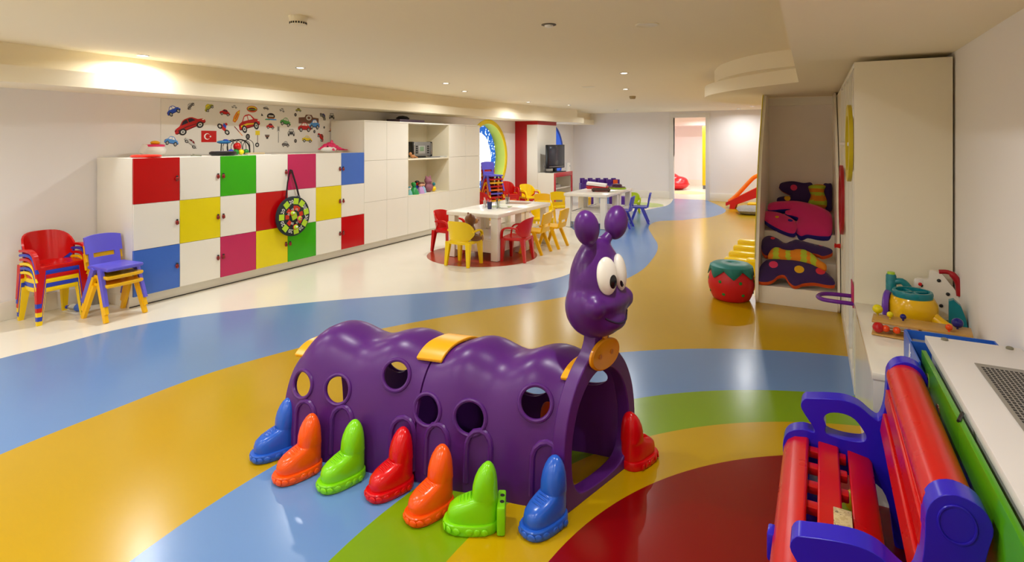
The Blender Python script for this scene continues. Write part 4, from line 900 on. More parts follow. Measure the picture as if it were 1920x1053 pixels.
# ================================================================== RIGHT SIDE
def inside(p, poly):
    c = False; n = len(poly); j = n - 1
    for i in range(n):
        a, b = poly[i], poly[j]
        if (a[1] > p[1]) != (b[1] > p[1]) and p[0] < (b[0] - a[0]) * (p[1] - a[1]) / (b[1] - a[1]) + a[0]: c = not c
        j = i
    return c
def plate(out, holes, f0, f1, mi=0):
    """flat plate with holes: f0/f1 map 2-D points to its two faces"""
    loops = [out] + holes; V = []; E_ = []
    for l in loops:
        s = len(V); V += [Vector((p[0], p[1])) for p in l]; E_ += [(s + i, s + (i + 1) % len(l)) for i in range(len(l))]
    r = delaunay_2d_cdt(V, E_, [], 0, 1e-6); mb = MB(); bm = mb.bm
    A = [bm.verts.new(f0(v.x, v.y)) for v in r[0]]; B = [bm.verts.new(f1(v.x, v.y)) for v in r[0]]
    for f in r[2]:
        c = sum((r[0][i] for i in f), Vector((0, 0))) / len(f)
        if inside(c, out) and not any(inside(c, h) for h in holes):
            bm.faces.new([A[i] for i in reversed(f)]).material_index = mi; bm.faces.new([B[i] for i in f]).material_index = mi
    for o_, n_ in ((A, 0),):
        bed = [e for e in bm.edges if e.verts[0] in set(A) and len(e.link_faces) == 1]
    ia = {v: i for i, v in enumerate(A)}
    for e in bed:
        i, j = ia[e.verts[0]], ia[e.verts[1]]
        bm.faces.new((A[i], A[j], B[j], B[i])).material_index = mi
    return mb
def bevel(o, wd, seg=3, ang=35):
    m = o.modifiers.new('b', 'BEVEL'); m.width = wd; m.segments = seg; m.limit_method = 'ANGLE'; m.angle_limit = math.radians(ang); return bake(o)
def puff(name, px, P0, n, T, mats, parent, spots=(), k=5, grid=.035, R=.09, edge=.5):
    """stuffed fabric piece; the outline lies in the plane (P0, n); mats = face, side, spot colours"""
    n = Vector(n).normalized(); e1 = Vector((1, 0, 0)); e1 = (e1 - n * e1.dot(n)).normalized(); e2 = n.cross(e1)
    if e2.z < 0: e1, e2 = -e1, -e2
    o3 = spline([onP(u, v, P0, n) for u, v in px], k); P0 = Vector(P0)
    to2 = lambda p: ((p - P0).dot(e1), (p - P0).dot(e2))
    out = [to2(p) for p in o3]; V = [Vector(p) for p in out]; E_ = [(i, (i + 1) % len(out)) for i in range(len(out))]; cs = []
    for (u, v, rp, mi) in spots:
        c = Vector(to2(onP(u, v, P0, n))); rr = (onP(u + rp, v, P0, n) - onP(u, v, P0, n)).length; s = len(V); cs.append((c, rr, mi))
        V += [c + Vector((rr * math.cos(2 * PI * i / 16), rr * math.sin(2 * PI * i / 16))) for i in range(16)]; E_ += [(s + i, s + (i + 1) % 16) for i in range(16)]
    x0, x1 = min(p[0] for p in out), max(p[0] for p in out); y0, y1 = min(p[1] for p in out), max(p[1] for p in out)
    def dist(p):
        d = 9e9
        for i in range(len(out)):
            a, b = Vector(out[i]), Vector(out[(i + 1) % len(out)]); ab = b - a; t = max(0, min(1, (p - a).dot(ab) / max(ab.length_squared, 1e-9))); d = min(d, (p - a - ab * t).length)
        return d
    y = y0 + grid / 2; row = 0
    while y < y1:
        x = x0 + grid / 2 * (1 + row % 2)
        while x < x1:
            p = Vector((x, y))
            if inside(p, out) and dist(p) > grid * .4: V.append(p)
            x += grid
        y += grid; row += 1
    r = delaunay_2d_cdt(V, E_, [], 0, 1e-6); mb = MB(); bm = mb.bm; A, B = [], []; nb = []
    for v in r[0]:
        d = min(1, dist(v) / R); h = T / 2 * (edge + (1 - edge) * math.sqrt(max(0, 1 - (1 - d) ** 2))) ; h *= 1 + .05 * math.sin(v.x * 31 + v.y * 17)
        b = P0 + e1 * v.x + e2 * v.y; A.append(bm.verts.new(b + n * h)); B.append(bm.verts.new(b - n * h))
    for f in r[2]:
        c = sum((r[0][i] for i in f), Vector((0, 0))) / len(f)
        if inside(c, out):
            mi = 0
            for (cc, rr, m_) in cs:
                if (c - cc).length < rr: mi = m_
            bm.faces.new([A[i] for i in f]).material_index = mi; bm.faces.new([B[i] for i in reversed(f)]).material_index = 0
    sa = set(A); ia = {v: i for i, v in enumerate(A)}
    for e in [e for e in bm.edges if e.verts[0] in sa and e.verts[1] in sa and len(e.link_faces) == 1]:
        i, j = ia[e.verts[0]], ia[e.verts[1]]
        a0, a1, b0, b1_ = A[i], A[j], B[i], B[j]
        bm.faces.new((a0, a1, b1_, b0)).material_index = 1
    return mb.build(name, mats, parent, smooth=55)

# ---- stair unit with cushions
SX0, SX1, SY0, SY1 = -.482, .215, 5.79, 7.2
st = thing('stair_unit', (0, SY0, 0), 'white stepped play unit with tall curved sides holding the cushions', 'stair unit')
prof = spline([(0, 0), (-.06, .05), (-.075, .16), (-.02, .5), (.16, 1.0), (.38, 1.42), (.66, 1.75), (.95, 2.055)], 5, False)
side_o = [(p.x, p.y) for p in prof] + [(SY1 - SY0, 2.055), (SY1 - SY0, 0)]
M_STEP = mat('stair_white', (240, 236, 224), .25, var=.015)
for x0, x1 in ((SX0, SX0 + .028), (SX1 - .02, SX1)):
    mb = MB(); mb.prism(side_o, lambda a, b: (x0, a, b), lambda a, b: (x1, a, b)); mb.build('side_panel', M_STEP, st, smooth=20)
for y0, y1, z1 in ((0, .31, .17), (.31, .63, .37), (.63, SY1 - SY0 - .02, .60)):
    MB().bx(SX0 + .028, SX1 - .02, y0, y1, 0, z1, .004).build('step', M_STEP, st)
MB().bx(SX0 + .028, SX1 - .02, SY1 - SY0 - .02, SY1 - SY0, 0, 2.055).build('back_panel', mat('stair_back', (240, 233, 226), .5), st, smooth=0)
MB().bx(SX0 + .028, SX1 - .02, SY1 - SY0 - .05, SY1 - SY0 - .02, 1.96, 2.05).build('top_rail', M_STEP, st, smooth=0)
mb = MB(); mb.sweep([(SX0 - .004, p.x + .004, p.y) for p in prof[14:]], [(-.004, -.02), (.004, -.02), (.004, .012), (-.004, .012)], up=(0, 1, 0)); mb.build('edge_strip', plastic('edge_yellow', (206, 196, 40)), st)
F_NAVY = mat('fabric_navy', (54, 26, 92), .85, bump=.25, bscale=350, sheen=.2); F_ORA = mat('fabric_orange', (226, 92, 30), .85, bump=.25, bscale=350); F_AMB = mat('fabric_amber', (232, 142, 30), .85, bump=.25, bscale=350)
F_PNK = mat('fabric_pink', (224, 44, 128), .8, bump=.25, bscale=350, sheen=.2); F_BLU = mat('fabric_blue', (44, 36, 150), .85, bump=.25, bscale=350); F_LIM = mat('fabric_lime', (186, 206, 54), .85, bump=.25, bscale=350)
F_SP = mat('fabric_spot_pink', (228, 62, 110), .85); F_SY = mat('fabric_spot_yellow', (236, 180, 24), .85); F_SR = mat('fabric_spot_red', (222, 52, 70), .85)
q = lambda l: [(1400 + a / 3.76, 320 + b / 3.76) for a, b in l]
qs = lambda l: [(1400 + a / 3.76, 320 + b / 3.76, r / 3.76, m) for a, b, r, m in l]
NAV = [F_NAVY, F_ORA, F_SP, F_SY, F_SR]
def striped(t, px, P0, n, T, cuts):
    o = puff('body', px, P0, n, T, [F_AMB, F_AMB, F_LIM], t, R=.06, edge=.3, grid=.022)
    return o
# butterfly 1: lying over the two lower steps, body across
c1 = thing('butterfly_cushion', (-.13, 5.95, .17), 'navy and orange butterfly cushion lying across the two lowest steps', 'cushion', group='butterfly cushions')
def rel(o, t):
    o.data.transform(Matrix.Translation(-Vector(t.location))); return o
n1 = (0, -.68, .73)
rel(puff('wing', q([(82, 765), (85, 710), (125, 650), (200, 622), (330, 622), (420, 640), (490, 670), (560, 725), (612, 775), (618, 815), (560, 815), (480, 800), (400, 805), (340, 822), (300, 795), (270, 750), (225, 750), (185, 780), (140, 795), (90, 790)]), (-.13, 5.86, .29), n1, .10, NAV, c1, qs([(190, 682, 32, 2), (371, 717, 35, 3), (520, 727, 34, 4)])), c1)
rel(puff('wing', q([(110, 580), (105, 520), (125, 480), (165, 468), (215, 487), (270, 520), (310, 507), (350, 495), (420, 512), (520, 537), (595, 563), (600, 592), (540, 612), (500, 600), (440, 590), (300, 590), (190, 590), (140, 608)]), (-.13, 6.16, .53), (0, -.6, .8), .09, NAV, c1, qs([(185, 494, 15, 4), (525, 536, 20, 2)])), c1)
bo = rel(puff('body', q([(150, 605), (175, 560), (212, 547), (270, 565), (300, 568), (380, 560), (450, 582), (510, 632), (560, 668), (556, 702), (500, 682), (440, 655), (330, 635), (220, 625), (165, 622)]), (-.13, 6.0, .475), n1, .10, [F_AMB, F_AMB, F_LIM], c1, R=.06, edge=.3, grid=.02), c1)
def stripes(o, t, axis, bands):
    for f in o.data.polygons:
        c = f.center + Vector(t.location); 
        if any(a < c[axis] < b for a, b in bands): f.material_index = 2
    return o
bb = [(onY(1400 + a / 3.76, 500, 6.0).x, onY(1400 + b / 3.76, 500, 6.0).x) for a, b in ((190, 230), (275, 312), (385, 425), (452, 488))]
stripes(bo, c1, 0, bb)
# butterfly 2: leaning on the back panel
c2 = thing('butterfly_cushion', (-.05, 7.0, .60), 'navy butterfly cushion with orange striped body leaning on the back panel', 'cushion', group='butterfly cushions')
P2, n2 = (-.1, 7.06, .8), (0, -.97, .24)
rel(puff('wing', q([(230, 115), (245, 88), (320, 76), (400, 88), (460, 90), (470, 170), (460, 240), (380, 240), (300, 232), (222, 228), (218, 195), (260, 182), (310, 178), (255, 150), (232, 128)]), P2, n2, .10, NAV, c2, qs([(333, 123, 24, 2), (288, 197, 22, 3)])), c2)
rel(puff('wing', q([(540, 100), (575, 92), (598, 96), (602, 150), (602, 220), (598, 285), (560, 280), (545, 200)]), P2, n2, .10, NAV, c2), c2)
bo = rel(puff('body', q([(438, 110), (500, 97), (555, 108), (545, 150), (566, 215), (555, 262), (490, 258), (432, 240), (452, 180), (440, 140)]), (-.1, 7.03, .8), n2, .13, [F_AMB, F_AMB, F_LIM], c2, R=.06, edge=.3, grid=.02), c2)
stripes(bo, c2, 2, [(onP(1530, 320 + b / 3.76, (-.1, 6.98, .8), Vector(n2)).z, onP(1530, 320 + a / 3.76, (-.1, 6.98, .8), Vector(n2)).z) for a, b in ((104, 126), (148, 170), (208, 240))])
# pink one on the top step
c3 = thing('pink_cushion', (-.1, 6.55, .60), 'pink and blue winged cushion folded on the top step', 'cushion', group='butterfly cushions')
PK = [F_PNK, F_BLU, F_SY, F_BLU]
rel(puff('wing', q([(148, 275), (165, 242), (250, 228), (350, 228), (440, 243), (540, 280), (598, 330), (598, 460), (540, 478), (430, 465), (380, 475), (335, 430), (335, 395), (365, 350), (330, 333), (278, 322), (275, 298), (310, 285), (230, 288), (160, 292)]), (-.1, 6.62, .74), (0, -.62, .78), .13, PK, c3, R=.11, edge=.5), c3)
rel(puff('wing', q([(122, 345), (128, 305), (160, 295), (260, 318), (350, 375), (345, 445), (300, 452), (200, 410), (130, 365)]), (-.1, 6.55, .70), (0, -.5, .85), .10, PK, c3, qs([(215, 350, 14, 2), (308, 375, 18, 3)])), c3)

# ---- strawberry pouf
p = onZ(1370, 561); t = thing('strawberry_pouf', (-.705, 5.80, 0), 'red strawberry pouf with teal leaf top beside the stair unit', 'pouf')
rp = lambda z: .215 * (1 - .55 * ((z - .17) / .2) ** 4) ** .5
M_STR = mat('pouf_red', (206, 22, 34), .4, var=.04); M_LEAF = mat('pouf_teal', (34, 130, 128), .4)
zs = [0, .015, .05, .1, .15, .2, .25, .29, .32]
MB().lathe([(0, 0), (.15, 0)] + [(.165 + .05 * math.sin(PI * min(1, max(0, z) / .33)) , z) for z in zs[1:]] + [(.16, .335), (0, .34)], n=36).build('body', M_STR, t)
mb = MB(); secs = []; NL = 70
for k, (rr, z0, zz) in enumerate(((.0, .346, 0), (.1, .35, 0), (.165, .343, 0), (.19, .325, 0), (.202, .30, 1.))):
    s = []
    for i in range(NL):
        a = 2 * PI * i / NL; drop = abs(((i / NL * 7) % 1) - .5) * 2
        z = z0 - (.075 * (1 - drop)) * zz; R_ = rr if not zz else .165 + .05 * math.sin(PI * min(1, z / .33)) + .006
        s.append((max(R_, .001) * math.cos(a), max(R_, .001) * math.sin(a), z))
    secs.append(s)
mb.rings(secs, cap=False); lf = mb.build('leaf_top', M_LEAF, t)
sd = lf.modifiers.new('s', 'SOLIDIFY'); sd.thickness = .008; sd.offset = 1; bake(lf)
for i in range(14):
    a = 2 * PI * i / 14 + .3 * (i % 2); z = .20 if i % 2 else .085
    R_ = .165 + .05 * math.sin(PI * z / .33)
    MB().ell((0, 0, 0), (.016, .016, .003), 12, rot=Matrix.Rotation(a, 3, 'Z') @ Matrix.Rotation(PI / 2, 3, 'Y')).build('seed_dot', mat('dot_green', (30, 130, 50), .5), t, loc=(R_ * math.cos(a), R_ * math.sin(a), z))

# ---- tall cabinet with the activity front
XF = .222; EY = 3.96
t = thing('tall_cabinet', (XF, EY, 0), 'tall cream cabinet along the right wall with rings on its front', 'cabinet')
CL = 5.76 - EY; CD = XR - .012 - XF
MB().bx(0, CD, 0, .022, 0, 2.03, .001).build('end_panel', M_LAMC, t)
MB().bx(.16, CD, .022, CL, 0, 2.03).build('carcass', M_LAMC, t, smooth=0)
MB().bx(0, .16, .022, CL, 0, .10, .001).build('plinth', M_LAM, t)
MB().bx(0, .16, .022, CL, 2.0, 2.03, .001).build('cornice', M_LAM, t)
for y in (.16, .56, .98, 1.36, 1.775): MB().bx(.0, .16, y, y + .022, .10, 2.0, .001).build('upright', M_LAM, t)
MB().bx(-.012, .0, .3, CL, 1.515, 1.54, .002).build('rail', M_WHITE, t)
R90 = Matrix.Rotation(PI / 2, 3, 'Y')
def ringpart(y, z, r, m, nm):
    MB().lathe([(r * .72, -.004), (r * .72, .018), (r, .018), (r, -.004), (r * .72, -.004)], n=40, rot=Matrix.Rotation(-PI / 2, 3, 'Y'), c=(-.004, y, z)).build(nm, m, t)
ringpart(4.30 - EY, 1.535, .255, mat('ring_yellow', (214, 194, 30), .4), 'yellow_ring'); ringpart(5.40 - EY, 1.056, .29, mat('ring_red', (176, 24, 34), .4), 'red_ring')
MB().bx(-.006, .0, .03, .22, .52, .66, .002).build('magenta_plate', mat('plate_magenta', (190, 24, 90), .4), t)
MB().tube(spline([(0, .04, .545), (-.11, .045, .545), (-.165, .06, .545), (-.19, .10, .545), (-.19, .14, .545), (-.165, .18, .55), (-.11, .2, .552), (0, .205, .552)], 5, False), .013, 12).build('loop_handle', plastic('loop_purple', (104, 28, 140), .15), t)
MB().lathe([(0, 0), (.022, 0), (.016, .03), (.024, .045), (0, .05)], n=14, rot=Matrix.Rotation(-PI / 2, 3, 'Y'), c=(-.006, 1.72, .62)).build('red_knob', M_RED, t)
# a second cabinet behind the stair unit
t = thing('side_filler', (XF, 5.77, 0), 'cream cabinet wall behind the right side of the stair unit', 'cabinet')
MB().bx(.001, CD, 0, 1.5, 0, 2.03, .002).build('body', M_LAMC, t)
# ---- low ledge
LZ = .565
t = thing('low_ledge', (XF, 2.80, 0), 'glossy white low ledge carrying toys in front of the tall cabinet', 'ledge')
MB().bx(0.004, CD, 0.004, EY - 2.80 - .002, 0, LZ - .03).build('body', M_LAM, t, smooth=0); MB().bx(0, CD, 0, EY - 2.80 - .002, LZ - .03, LZ, .003).build('top_board', mat('gloss_cream', (230, 224, 208), .1, var=.01), t)
# ---- radiator box with grille
t = thing('radiator_cover', (.405, 1.0, 0), 'white radiator cover with a perforated grey grille on top', 'radiator cover')
RL, RD, RZ = 1.81, XR - .007 - .405, .75
MB().bx(0, RD, 0, RL, RZ - .03, RZ, .002).build('top_board', mat('cover_white', (222, 218, 214), .4, var=.02), t)
MB().bx(.02, RD, .02, RL - .02, 0, RZ - .03).build('casing', M_LAM, t, smooth=0)
gx0, gx1, gy0, gy1 = .105, .24, .25, 1.54
MB().bx(gx0, gx1, gy0, gy1, RZ, RZ + .003, .001).build('grille', mat('grille_grey', (150, 146, 138), .45, metal=.3), t)
mb = MB()
for i in range(9):
    for j in range(64):
        x = gx0 + .016 + i * .0128; y = gy0 + .02 + j * .0195
        mb.bx(x - .0042, x + .0042, y - .0065 , y + .0065, RZ + .0015, RZ + .0034)
o = mb.build('grille_slots', M_DARK, t, smooth=0, fix=False); o['kind'] = 'stuff'
for x, y in ((.06, RL - .03), (.26, RL - .03)): MB().lathe([(0, 0), (.012, 0), (.012, .006), (.008, .009), (0, .009)], n=14, c=(x, y, RZ)).build('rubber_pad', mat('pad_olive', (120, 116, 96), .5), t)
# printed boards behind the bench
def print_mat(name, base, inks, sc):
    m = bpy.data.materials.new(name); m.use_nodes = True; nt = m.node_tree; b = nt.nodes['Principled BSDF']; b.inputs['Roughness'].default_value = .25
    tc = nt.nodes.new('ShaderNodeTexCoord'); last = None
    for k, (c, th) in enumerate(inks):
        nz = nt.nodes.new('ShaderNodeTexNoise'); nz.inputs['Scale'].default_value = sc * (1 + .3 * k); nz.inputs['Detail'].default_value = 4
        mp = nt.nodes.new('ShaderNodeMapping'); mp.inputs['Location'].default_value = (k * 7.3, k * 3.1, k); nt.links.new(tc.outputs['Object'], mp.inputs[0]); nt.links.new(mp.outputs[0], nz.inputs[0])
        gt = nt.nodes.new('ShaderNodeMath'); gt.operation = 'GREATER_THAN'; gt.inputs[1].default_value = th; nt.links.new(nz.outputs[0], gt.inputs[0])
        mx = nt.nodes.new('ShaderNodeMix'); mx.data_type = 'RGBA'; mx.inputs[7].default_value = lin(c) + (1,); nt.links.new(gt.outputs[0], mx.inputs[0])
        if last is None: mx.inputs[6].default_value = lin(base) + (1,)
        else: nt.links.new(last, mx.inputs[6])
        last = mx.outputs[2]
    nt.links.new(last, b.inputs['Base Color']); return m
t = thing('green_board', (.378, 1.2, 0), 'bright green printed board standing between the bench and the radiator cover', 'board')
M_GB = mat('board_green', (74, 150, 12), .25, var=.03)
MB().bx(0, .016, 0, 1.5, .12, .722, .002).build('panel', M_GB, t); MB().bx(0.002, .014, .2, 1.3, 0, .12, .002).build('foot', M_GB, t)
MP = print_mat('print_motif', (120, 150, 60), [((200, 190, 170), .5), ((150, 50, 40), .56)], 22)
for y, z, a, b in ((1.36, .62, .035, .06), (1.17, .56, .05, .085), (1.04, .52, .05, .08), (.93, .47, .045, .07)):
    MB().prism(circ(a, 20, y, z, b), lambda p, q_: (.0005, p, q_), lambda p, q_: (-.0012, p, q_)).build('printed_motif', MP, t, smooth=0)
MB().tube([(-.001, .86, .724), (.02, .92, .727)], .005, 6).build('clip', M_BLACK, t)
t = thing('blue_carton', (.36, 2.83, LZ), 'open blue printed carton on the ledge behind the radiator cover', 'box')
M_CB = mat('carton_blue', (34, 92, 190), .35, var=.03); M_CI = mat('carton_grey', (150, 146, 140), .7)
MB().bx(0, .31, 0, .17, 0, .012).build('bottom', M_CI, t, smooth=0)
for a in ((0, .31, 0, .006), (0, .31, .164, .17)): MB().bx(*a, .012, .147).build('wall', M_CB, t, smooth=0)
for a in ((0, .006, .006, .164), (.304, .31, .006, .164)): MB().bx(*a, .012, .147).build('wall', M_CB, t, smooth=0)
MB().bx(.006, .304, .006, .164, .012, .11).build('liner', M_CI, t, smooth=0)
MB().bx(-.004, .0, -.24, .165, .004, .145).build('flap', M_CB, t, smooth=0)
MCP = print_mat('print_castle_free', (225, 228, 235), [((235, 236, 240), .45), ((210, 110, 60), .58), ((60, 100, 190), .6)], 40)
MB().prism([(.10, .03), (.14, .03), (.13, .07), (.115, .125), (.10, .09), (.085, .10), (.07, .05), (.06, .03)], lambda p, q_: (-.004, p - .12, q_ + .012), lambda p, q_: (-.0055, p - .12, q_ + .012)).build('printed_motif', MCP, t, smooth=0)
# ---- toys on the ledge
p = onZ(1711, 606, LZ)
t = thing('toy_pot', (p.x, p.y, LZ), 'big yellow toy pot with teal lid and purple rim on the ledge', 'toy')
M_TY = plastic('pot_yellow', (226, 178, 10), .18)
MB().lathe([(0, 0), (.06, 0), (.098, .025), (.115, .07), (.112, .115), (.096, .145), (0, .145)], n=32).build('bowl', M_TY, t)
vr = ray(1711, 500); vr.z = 0; vr.normalize(); rx = Vector((-vr.y, vr.x, 0)); rq = (rx + vr * .12).normalized(); Rr = Vector((0, 0, 1)).rotation_difference(rq).to_matrix()
MB().lathe([(0, 0), (.072, 0), (.08, .01), (.08, .024), (.07, .03), (0, .03)], n=28, rot=Rr, c=rx * .098 + Vector((0, 0, .082))).build('purple_rim', plastic('rim_violet', (104, 58, 170), .25), t)
MB().lathe([(.075, .142), (.088, .142), (.092, .166), (.088, .178), (.076, .178), (.075, .142)], n=32).build('lid_ring', M_TEAL, t); MB().lathe([(0, .145), (.077, .145), (.077, .16), (0, .16)], n=28).build('lid', M_TEAL, t)
for a in (0, PI / 2): MB().box((0, 0, .166), (.15, .016, .012), .003, rot=rotz(a + .4)).build('lid_rib', M_TEAL, t)
MB().tube(spline([tuple(rx * -.08 + Vector((0, -.04, .06))), tuple(rx * -.13 + Vector((0, -.07, .03))), tuple(rx * -.17 + Vector((0, -.07, .02)))], 4, False), [.03 - .0012 * i for i in range(9)], 12).build('spout', M_TY, t)
fw = vr
t = thing('toy_tap', tuple(Vector((p.x, p.y, LZ)) + fw * .17 + rx * .10), 'teal toy tap with lime top standing left behind the yellow pot', 'toy')
MB().lathe([(0, 0), (.026, 0), (.026, .21), (.022, .22), (0, .22)], n=16).build('pipe', M_TEAL, t); MB().lathe([(0, .22), (.02, .22), (.018, .232), (0, .232)], n=14).build('lime_top', M_LIME, t)
MB().tube(spline([(0, 0, .17), tuple(-rx * .05 + Vector((0, 0, .185))), tuple(-rx * .085 + Vector((0, 0, .15)))], 4, False), .018, 10).build('arm', M_TEAL, t)
t = thing('toy_ramp', tuple(Vector((p.x, p.y, LZ)) + fw * .05 - rx * .185), 'teal toy ramp standing right of the yellow pot', 'toy')
o = MB(); o.prism([(-.03, 0), (.05, 0), (.04, .06), (.02, .12), (-.01, .15), (-.03, .14)], lambda a, b: tuple(-rx * a + fw * -.025 + Vector((0, 0, b))), lambda a, b: tuple(-rx * a + fw * .025 + Vector((0, 0, b)))); o.build('fin', M_TEAL, t)
MB().box(-rx * .085 + fw * .05 + Vector((0, 0, .035)), (.05, .05, .07), .006, rot=rotz(TH)).build('block', plastic('teal_light', (50, 150, 160)), t)
t = thing('rocking_toy', tuple(Vector((p.x, p.y, LZ)) + fw * .26 - rx * .10), 'white spotted rocking toy with red curved handle behind the yellow pot', 'toy')
M_WT = plastic('toy_white', (226, 220, 208), .35); vz = Vector((0, 0, 1))
mp = lambda a, b, d: tuple(-rx * a + vz * b + fw * d)
o = MB(); o.prism([(p_.x, p_.y) for p_ in spline([(-.1, 0), (.1, 0), (.12, .06), (.1, .14), (.06, .2), (.03, .24), (-.02, .25), (-.03, .2), (-.09, .19), (-.1, .1)], 4)], lambda a, b: mp(a, b, -.02), lambda a, b: mp(a, b, .02)); o.build('side', M_WT, t)
for a, b in ((-.06, .16), (.02, .2), (.06, .13), (.03, .06), (-.05, .07)): MB().ell(mp(a, b, -.021), (.01, .01, .01), 8).build('spot', M_BLACK, t)
MB().tube(spline([mp(.02, .25, -.02), mp(.07, .25, -.02), (mp(.105, .2, -.02)), mp(.115, .13, -.02)], 5, False), [.012] * 6 + [.017] * 6 + [.02] * 4, 10).build('handle', plastic('handle_red', (160, 16, 30)), t)
MB().box(mp(-.07, .175, -.03), (.05, .008, .05), .003, rot=rotz(TH)).build('front_tag', M_WHITE, t); MB().ell(mp(-.065, .17, -.036), (.01, .004, .01), 8).build('red_star', M_RED, t)
# wooden bead frame
pA, pB = onZ(1634, 628, LZ), onZ(1784, 622, LZ); dd = (pB - pA).normalized(); az = math.atan2(-rx.y, -rx.x); L_ = .40
t = thing('bead_frame', pA, 'wooden bead frame with red beads between its boards on the ledge', 'toy', rz=az)
M_WD = mat('light_wood', (186, 142, 70), .35, var=.2, scale=18)
MB().bx(0, L_, 0.0, .15, .002, .012, .003).build('lower_board', M_WD, t); MB().bx(.0, L_, .02, .16, .06, .072, .003).build('upper_board', M_WD, t)
for x, y in ((.02, .15), (.38, .15), (.2, .15)): MB().tube([(x, y, .012), (x, y, .06)], .007, 8).build('peg', M_WD, t)
MB().tube([(0.0, .012, .042), (L_, .012, .042)], .003, 6).build('rail', M_CHROME, t)
M_BR = plastic('bead_red', (178, 14, 18), .1); M_BO = plastic('bead_orange', (220, 70, 10), .15)
for x, r_, m in ((.028, .026, M_BR), (.06, .017, M_BO), (.105, .017, M_BO), (.155, .017, M_BR), (.19, .017, M_BR), (.235, .017, M_BR), (.27, .017, M_BR)): MB().ell((x, .012, .042), (r_, r_, r_), 14).build('bead', m, t)
for x, y, r_, m in ((.02, .14, .024, plastic('bead_yellow', (214, 200, 10), .15)), (.075, .1, .015, plastic('bead_yellow', (214, 200, 10), .15)), (.13, .1, .014, plastic('bead_navy', (26, 24, 110), .1)), (.345, .1, .024, plastic('bead_navy', (26, 24, 110), .1)), (.31, .03, .015, M_BO)):
    MB().ell((x, y, .078 + r_), (r_, r_, r_), 14).tube([(x, y, .07), (x, y, .085)], .005, 6).build('top_bead', m, t)
p = onZ(1800, 613, LZ)
t = thing('paint_palette', (p.x - .01, p.y - .01, LZ), 'flat green toy palette lying at the wall end of the ledge', 'palette')
MB().lathe([(0, 0), (.085, 0), (.09, .006), (.085, .012), (0, .012)], n=28).build('disc', plastic('palette_green', (14, 130, 62), .25), t)
for i in range(6): a = i * PI / 3; MB().ell((.055 * math.cos(a), .055 * math.sin(a), .011), (.02, .014, .003), 10, rot=rotz(a)).build('well', plastic('palette_dark', (8, 96, 44), .25), t)
p = onZ(1634, 742, 0); t = thing('toy_duck', (.15, 2.72, 0), 'small yellow and green toy on the floor at the end of the ledge', 'toy')
MB().ell((0, 0, .04), (.035, .05, .04), 12).build('body', M_YEL, t); MB().ell((.01, .0, .1), (.02, .03, .045), 12).build('top', M_LIME, t); MB().lathe([(0, 0), (.045, 0), (.045, .008), (0, .008)], n=16).build('base', M_LIME, t)

# ---- red and blue plastic bench
bn = thing('garden_bench', (-.006, 1.65, 0), 'red and blue plastic toy bench with a rolled backrest', 'bench', rz=-.012)
M_BB = plastic('bench_blue', (40, 24, 190), .25); M_BRD = plastic('bench_red', (196, 10, 12), .28)
BL = .97
outl = [(.309, .714), (.352, .697), (.372, .655), (.362, .6), (.345, .5), (.335, .36), (.345, .18), (.37, .03), (.365, 0), (.28, 0), (.265, .04), (.25, .16), (.21, .225), (.1, .232), (.0, .225), (-.03, .15), (-.035, .02), (-.045, 0), (-.115, 0), (-.125, .02), (-.105, .15), (-.112, .24), (-.112, .31), (-.088, .352), (-.04, .372), (-.0, .37), (-.006, .395), (-.03, .43), (-.048, .465), (-.035, .497), (-.005, .506), (.05, .517), (.107, .523), (.155, .512), (.2, .478), (.222, .475), (.238, .53), (.244, .6), (.247, .66), (.27, .7)]
hole = [(.042, .378), (.042, .41), (.034, .438), (.055, .462), (.10, .470), (.14, .457), (.17, .418), (.178, .392), (.16, .374), (.1, .368)]
oo = [(p_.x, p_.y) for p_ in spline(outl, 3)]; hh_ = [(p_.x, p_.y) for p_ in spline(hole, 3)]
for y0, y1 in ((0, .072), (BL - .072, BL)):
    o = plate(oo, [hh_], lambda a, b: (a, y0, b), lambda a, b: (a, y1, b)).build('side_frame', M_BB, bn, smooth=40); bevel(o, .022, 4, 50)
    sy = y0 - .002 if y0 == 0 else y1 + .002
    MB().tube([(.305 + .036 * math.cos(2 * PI * i / 28), sy, .645 + .044 * math.sin(2 * PI * i / 28)) for i in range(28)], .003, 6, closed=True, up=(0, 1, 0)).build('emboss_ring', M_BB, bn)
def slat(o, nm, y0=.05, y1=BL - .05):
    mb = MB(); mb.prism(o, lambda a, b: (a, y0, b), lambda a, b: (a, y1, b)); q_ = mb.build(nm, M_BRD, bn, smooth=40); return bevel(q_, .006, 2, 40)
slat([(-.108, .25), (-.11, .285), (-.095, .318), (-.07, .337), (-.022, .345), (-.016, .33), (-.022, .315), (-.06, .3), (-.08, .25)], 'seat_slat')
slat([(.014, .322), (.014, .34), (.086, .334), (.086, .314)], 'seat_slat'); slat([(.115, .312), (.115, .331), (.185, .318), (.2, .30), (.185, .295)], 'seat_slat')
for i in range(7): y = .1 + i * .128; MB().bx(-.04, .11, y - .022, y + .022, .29, .318, .005).build('seat_crossbar', M_BRD, bn)
slat([(p_[0], p_[1]) for p_ in circ(.058, 28, .302, .645)], 'back_roll')
slat([(.238, .53), (.243, .598), (.262, .6), (.258, .53)], 'back_slat'); slat([(.222, .43), (.232, .505), (.25, .505), (.242, .43)], 'back_slat')
slat([(.25, .58), (.30, .60), (.30, .63), (.25, .6)], 'back_rib'); slat([(.25, .44), (.262, .44), (.275, .58), (.262, .58)], 'back_web')
MB().bx(-.06, .02, .06, BL - .06, .12, .2, .01).build('front_stretcher', M_BB, bn); MB().bx(.28, .33, .06, BL - .06, .12, .2, .01).build('rear_stretcher', M_BB, bn)
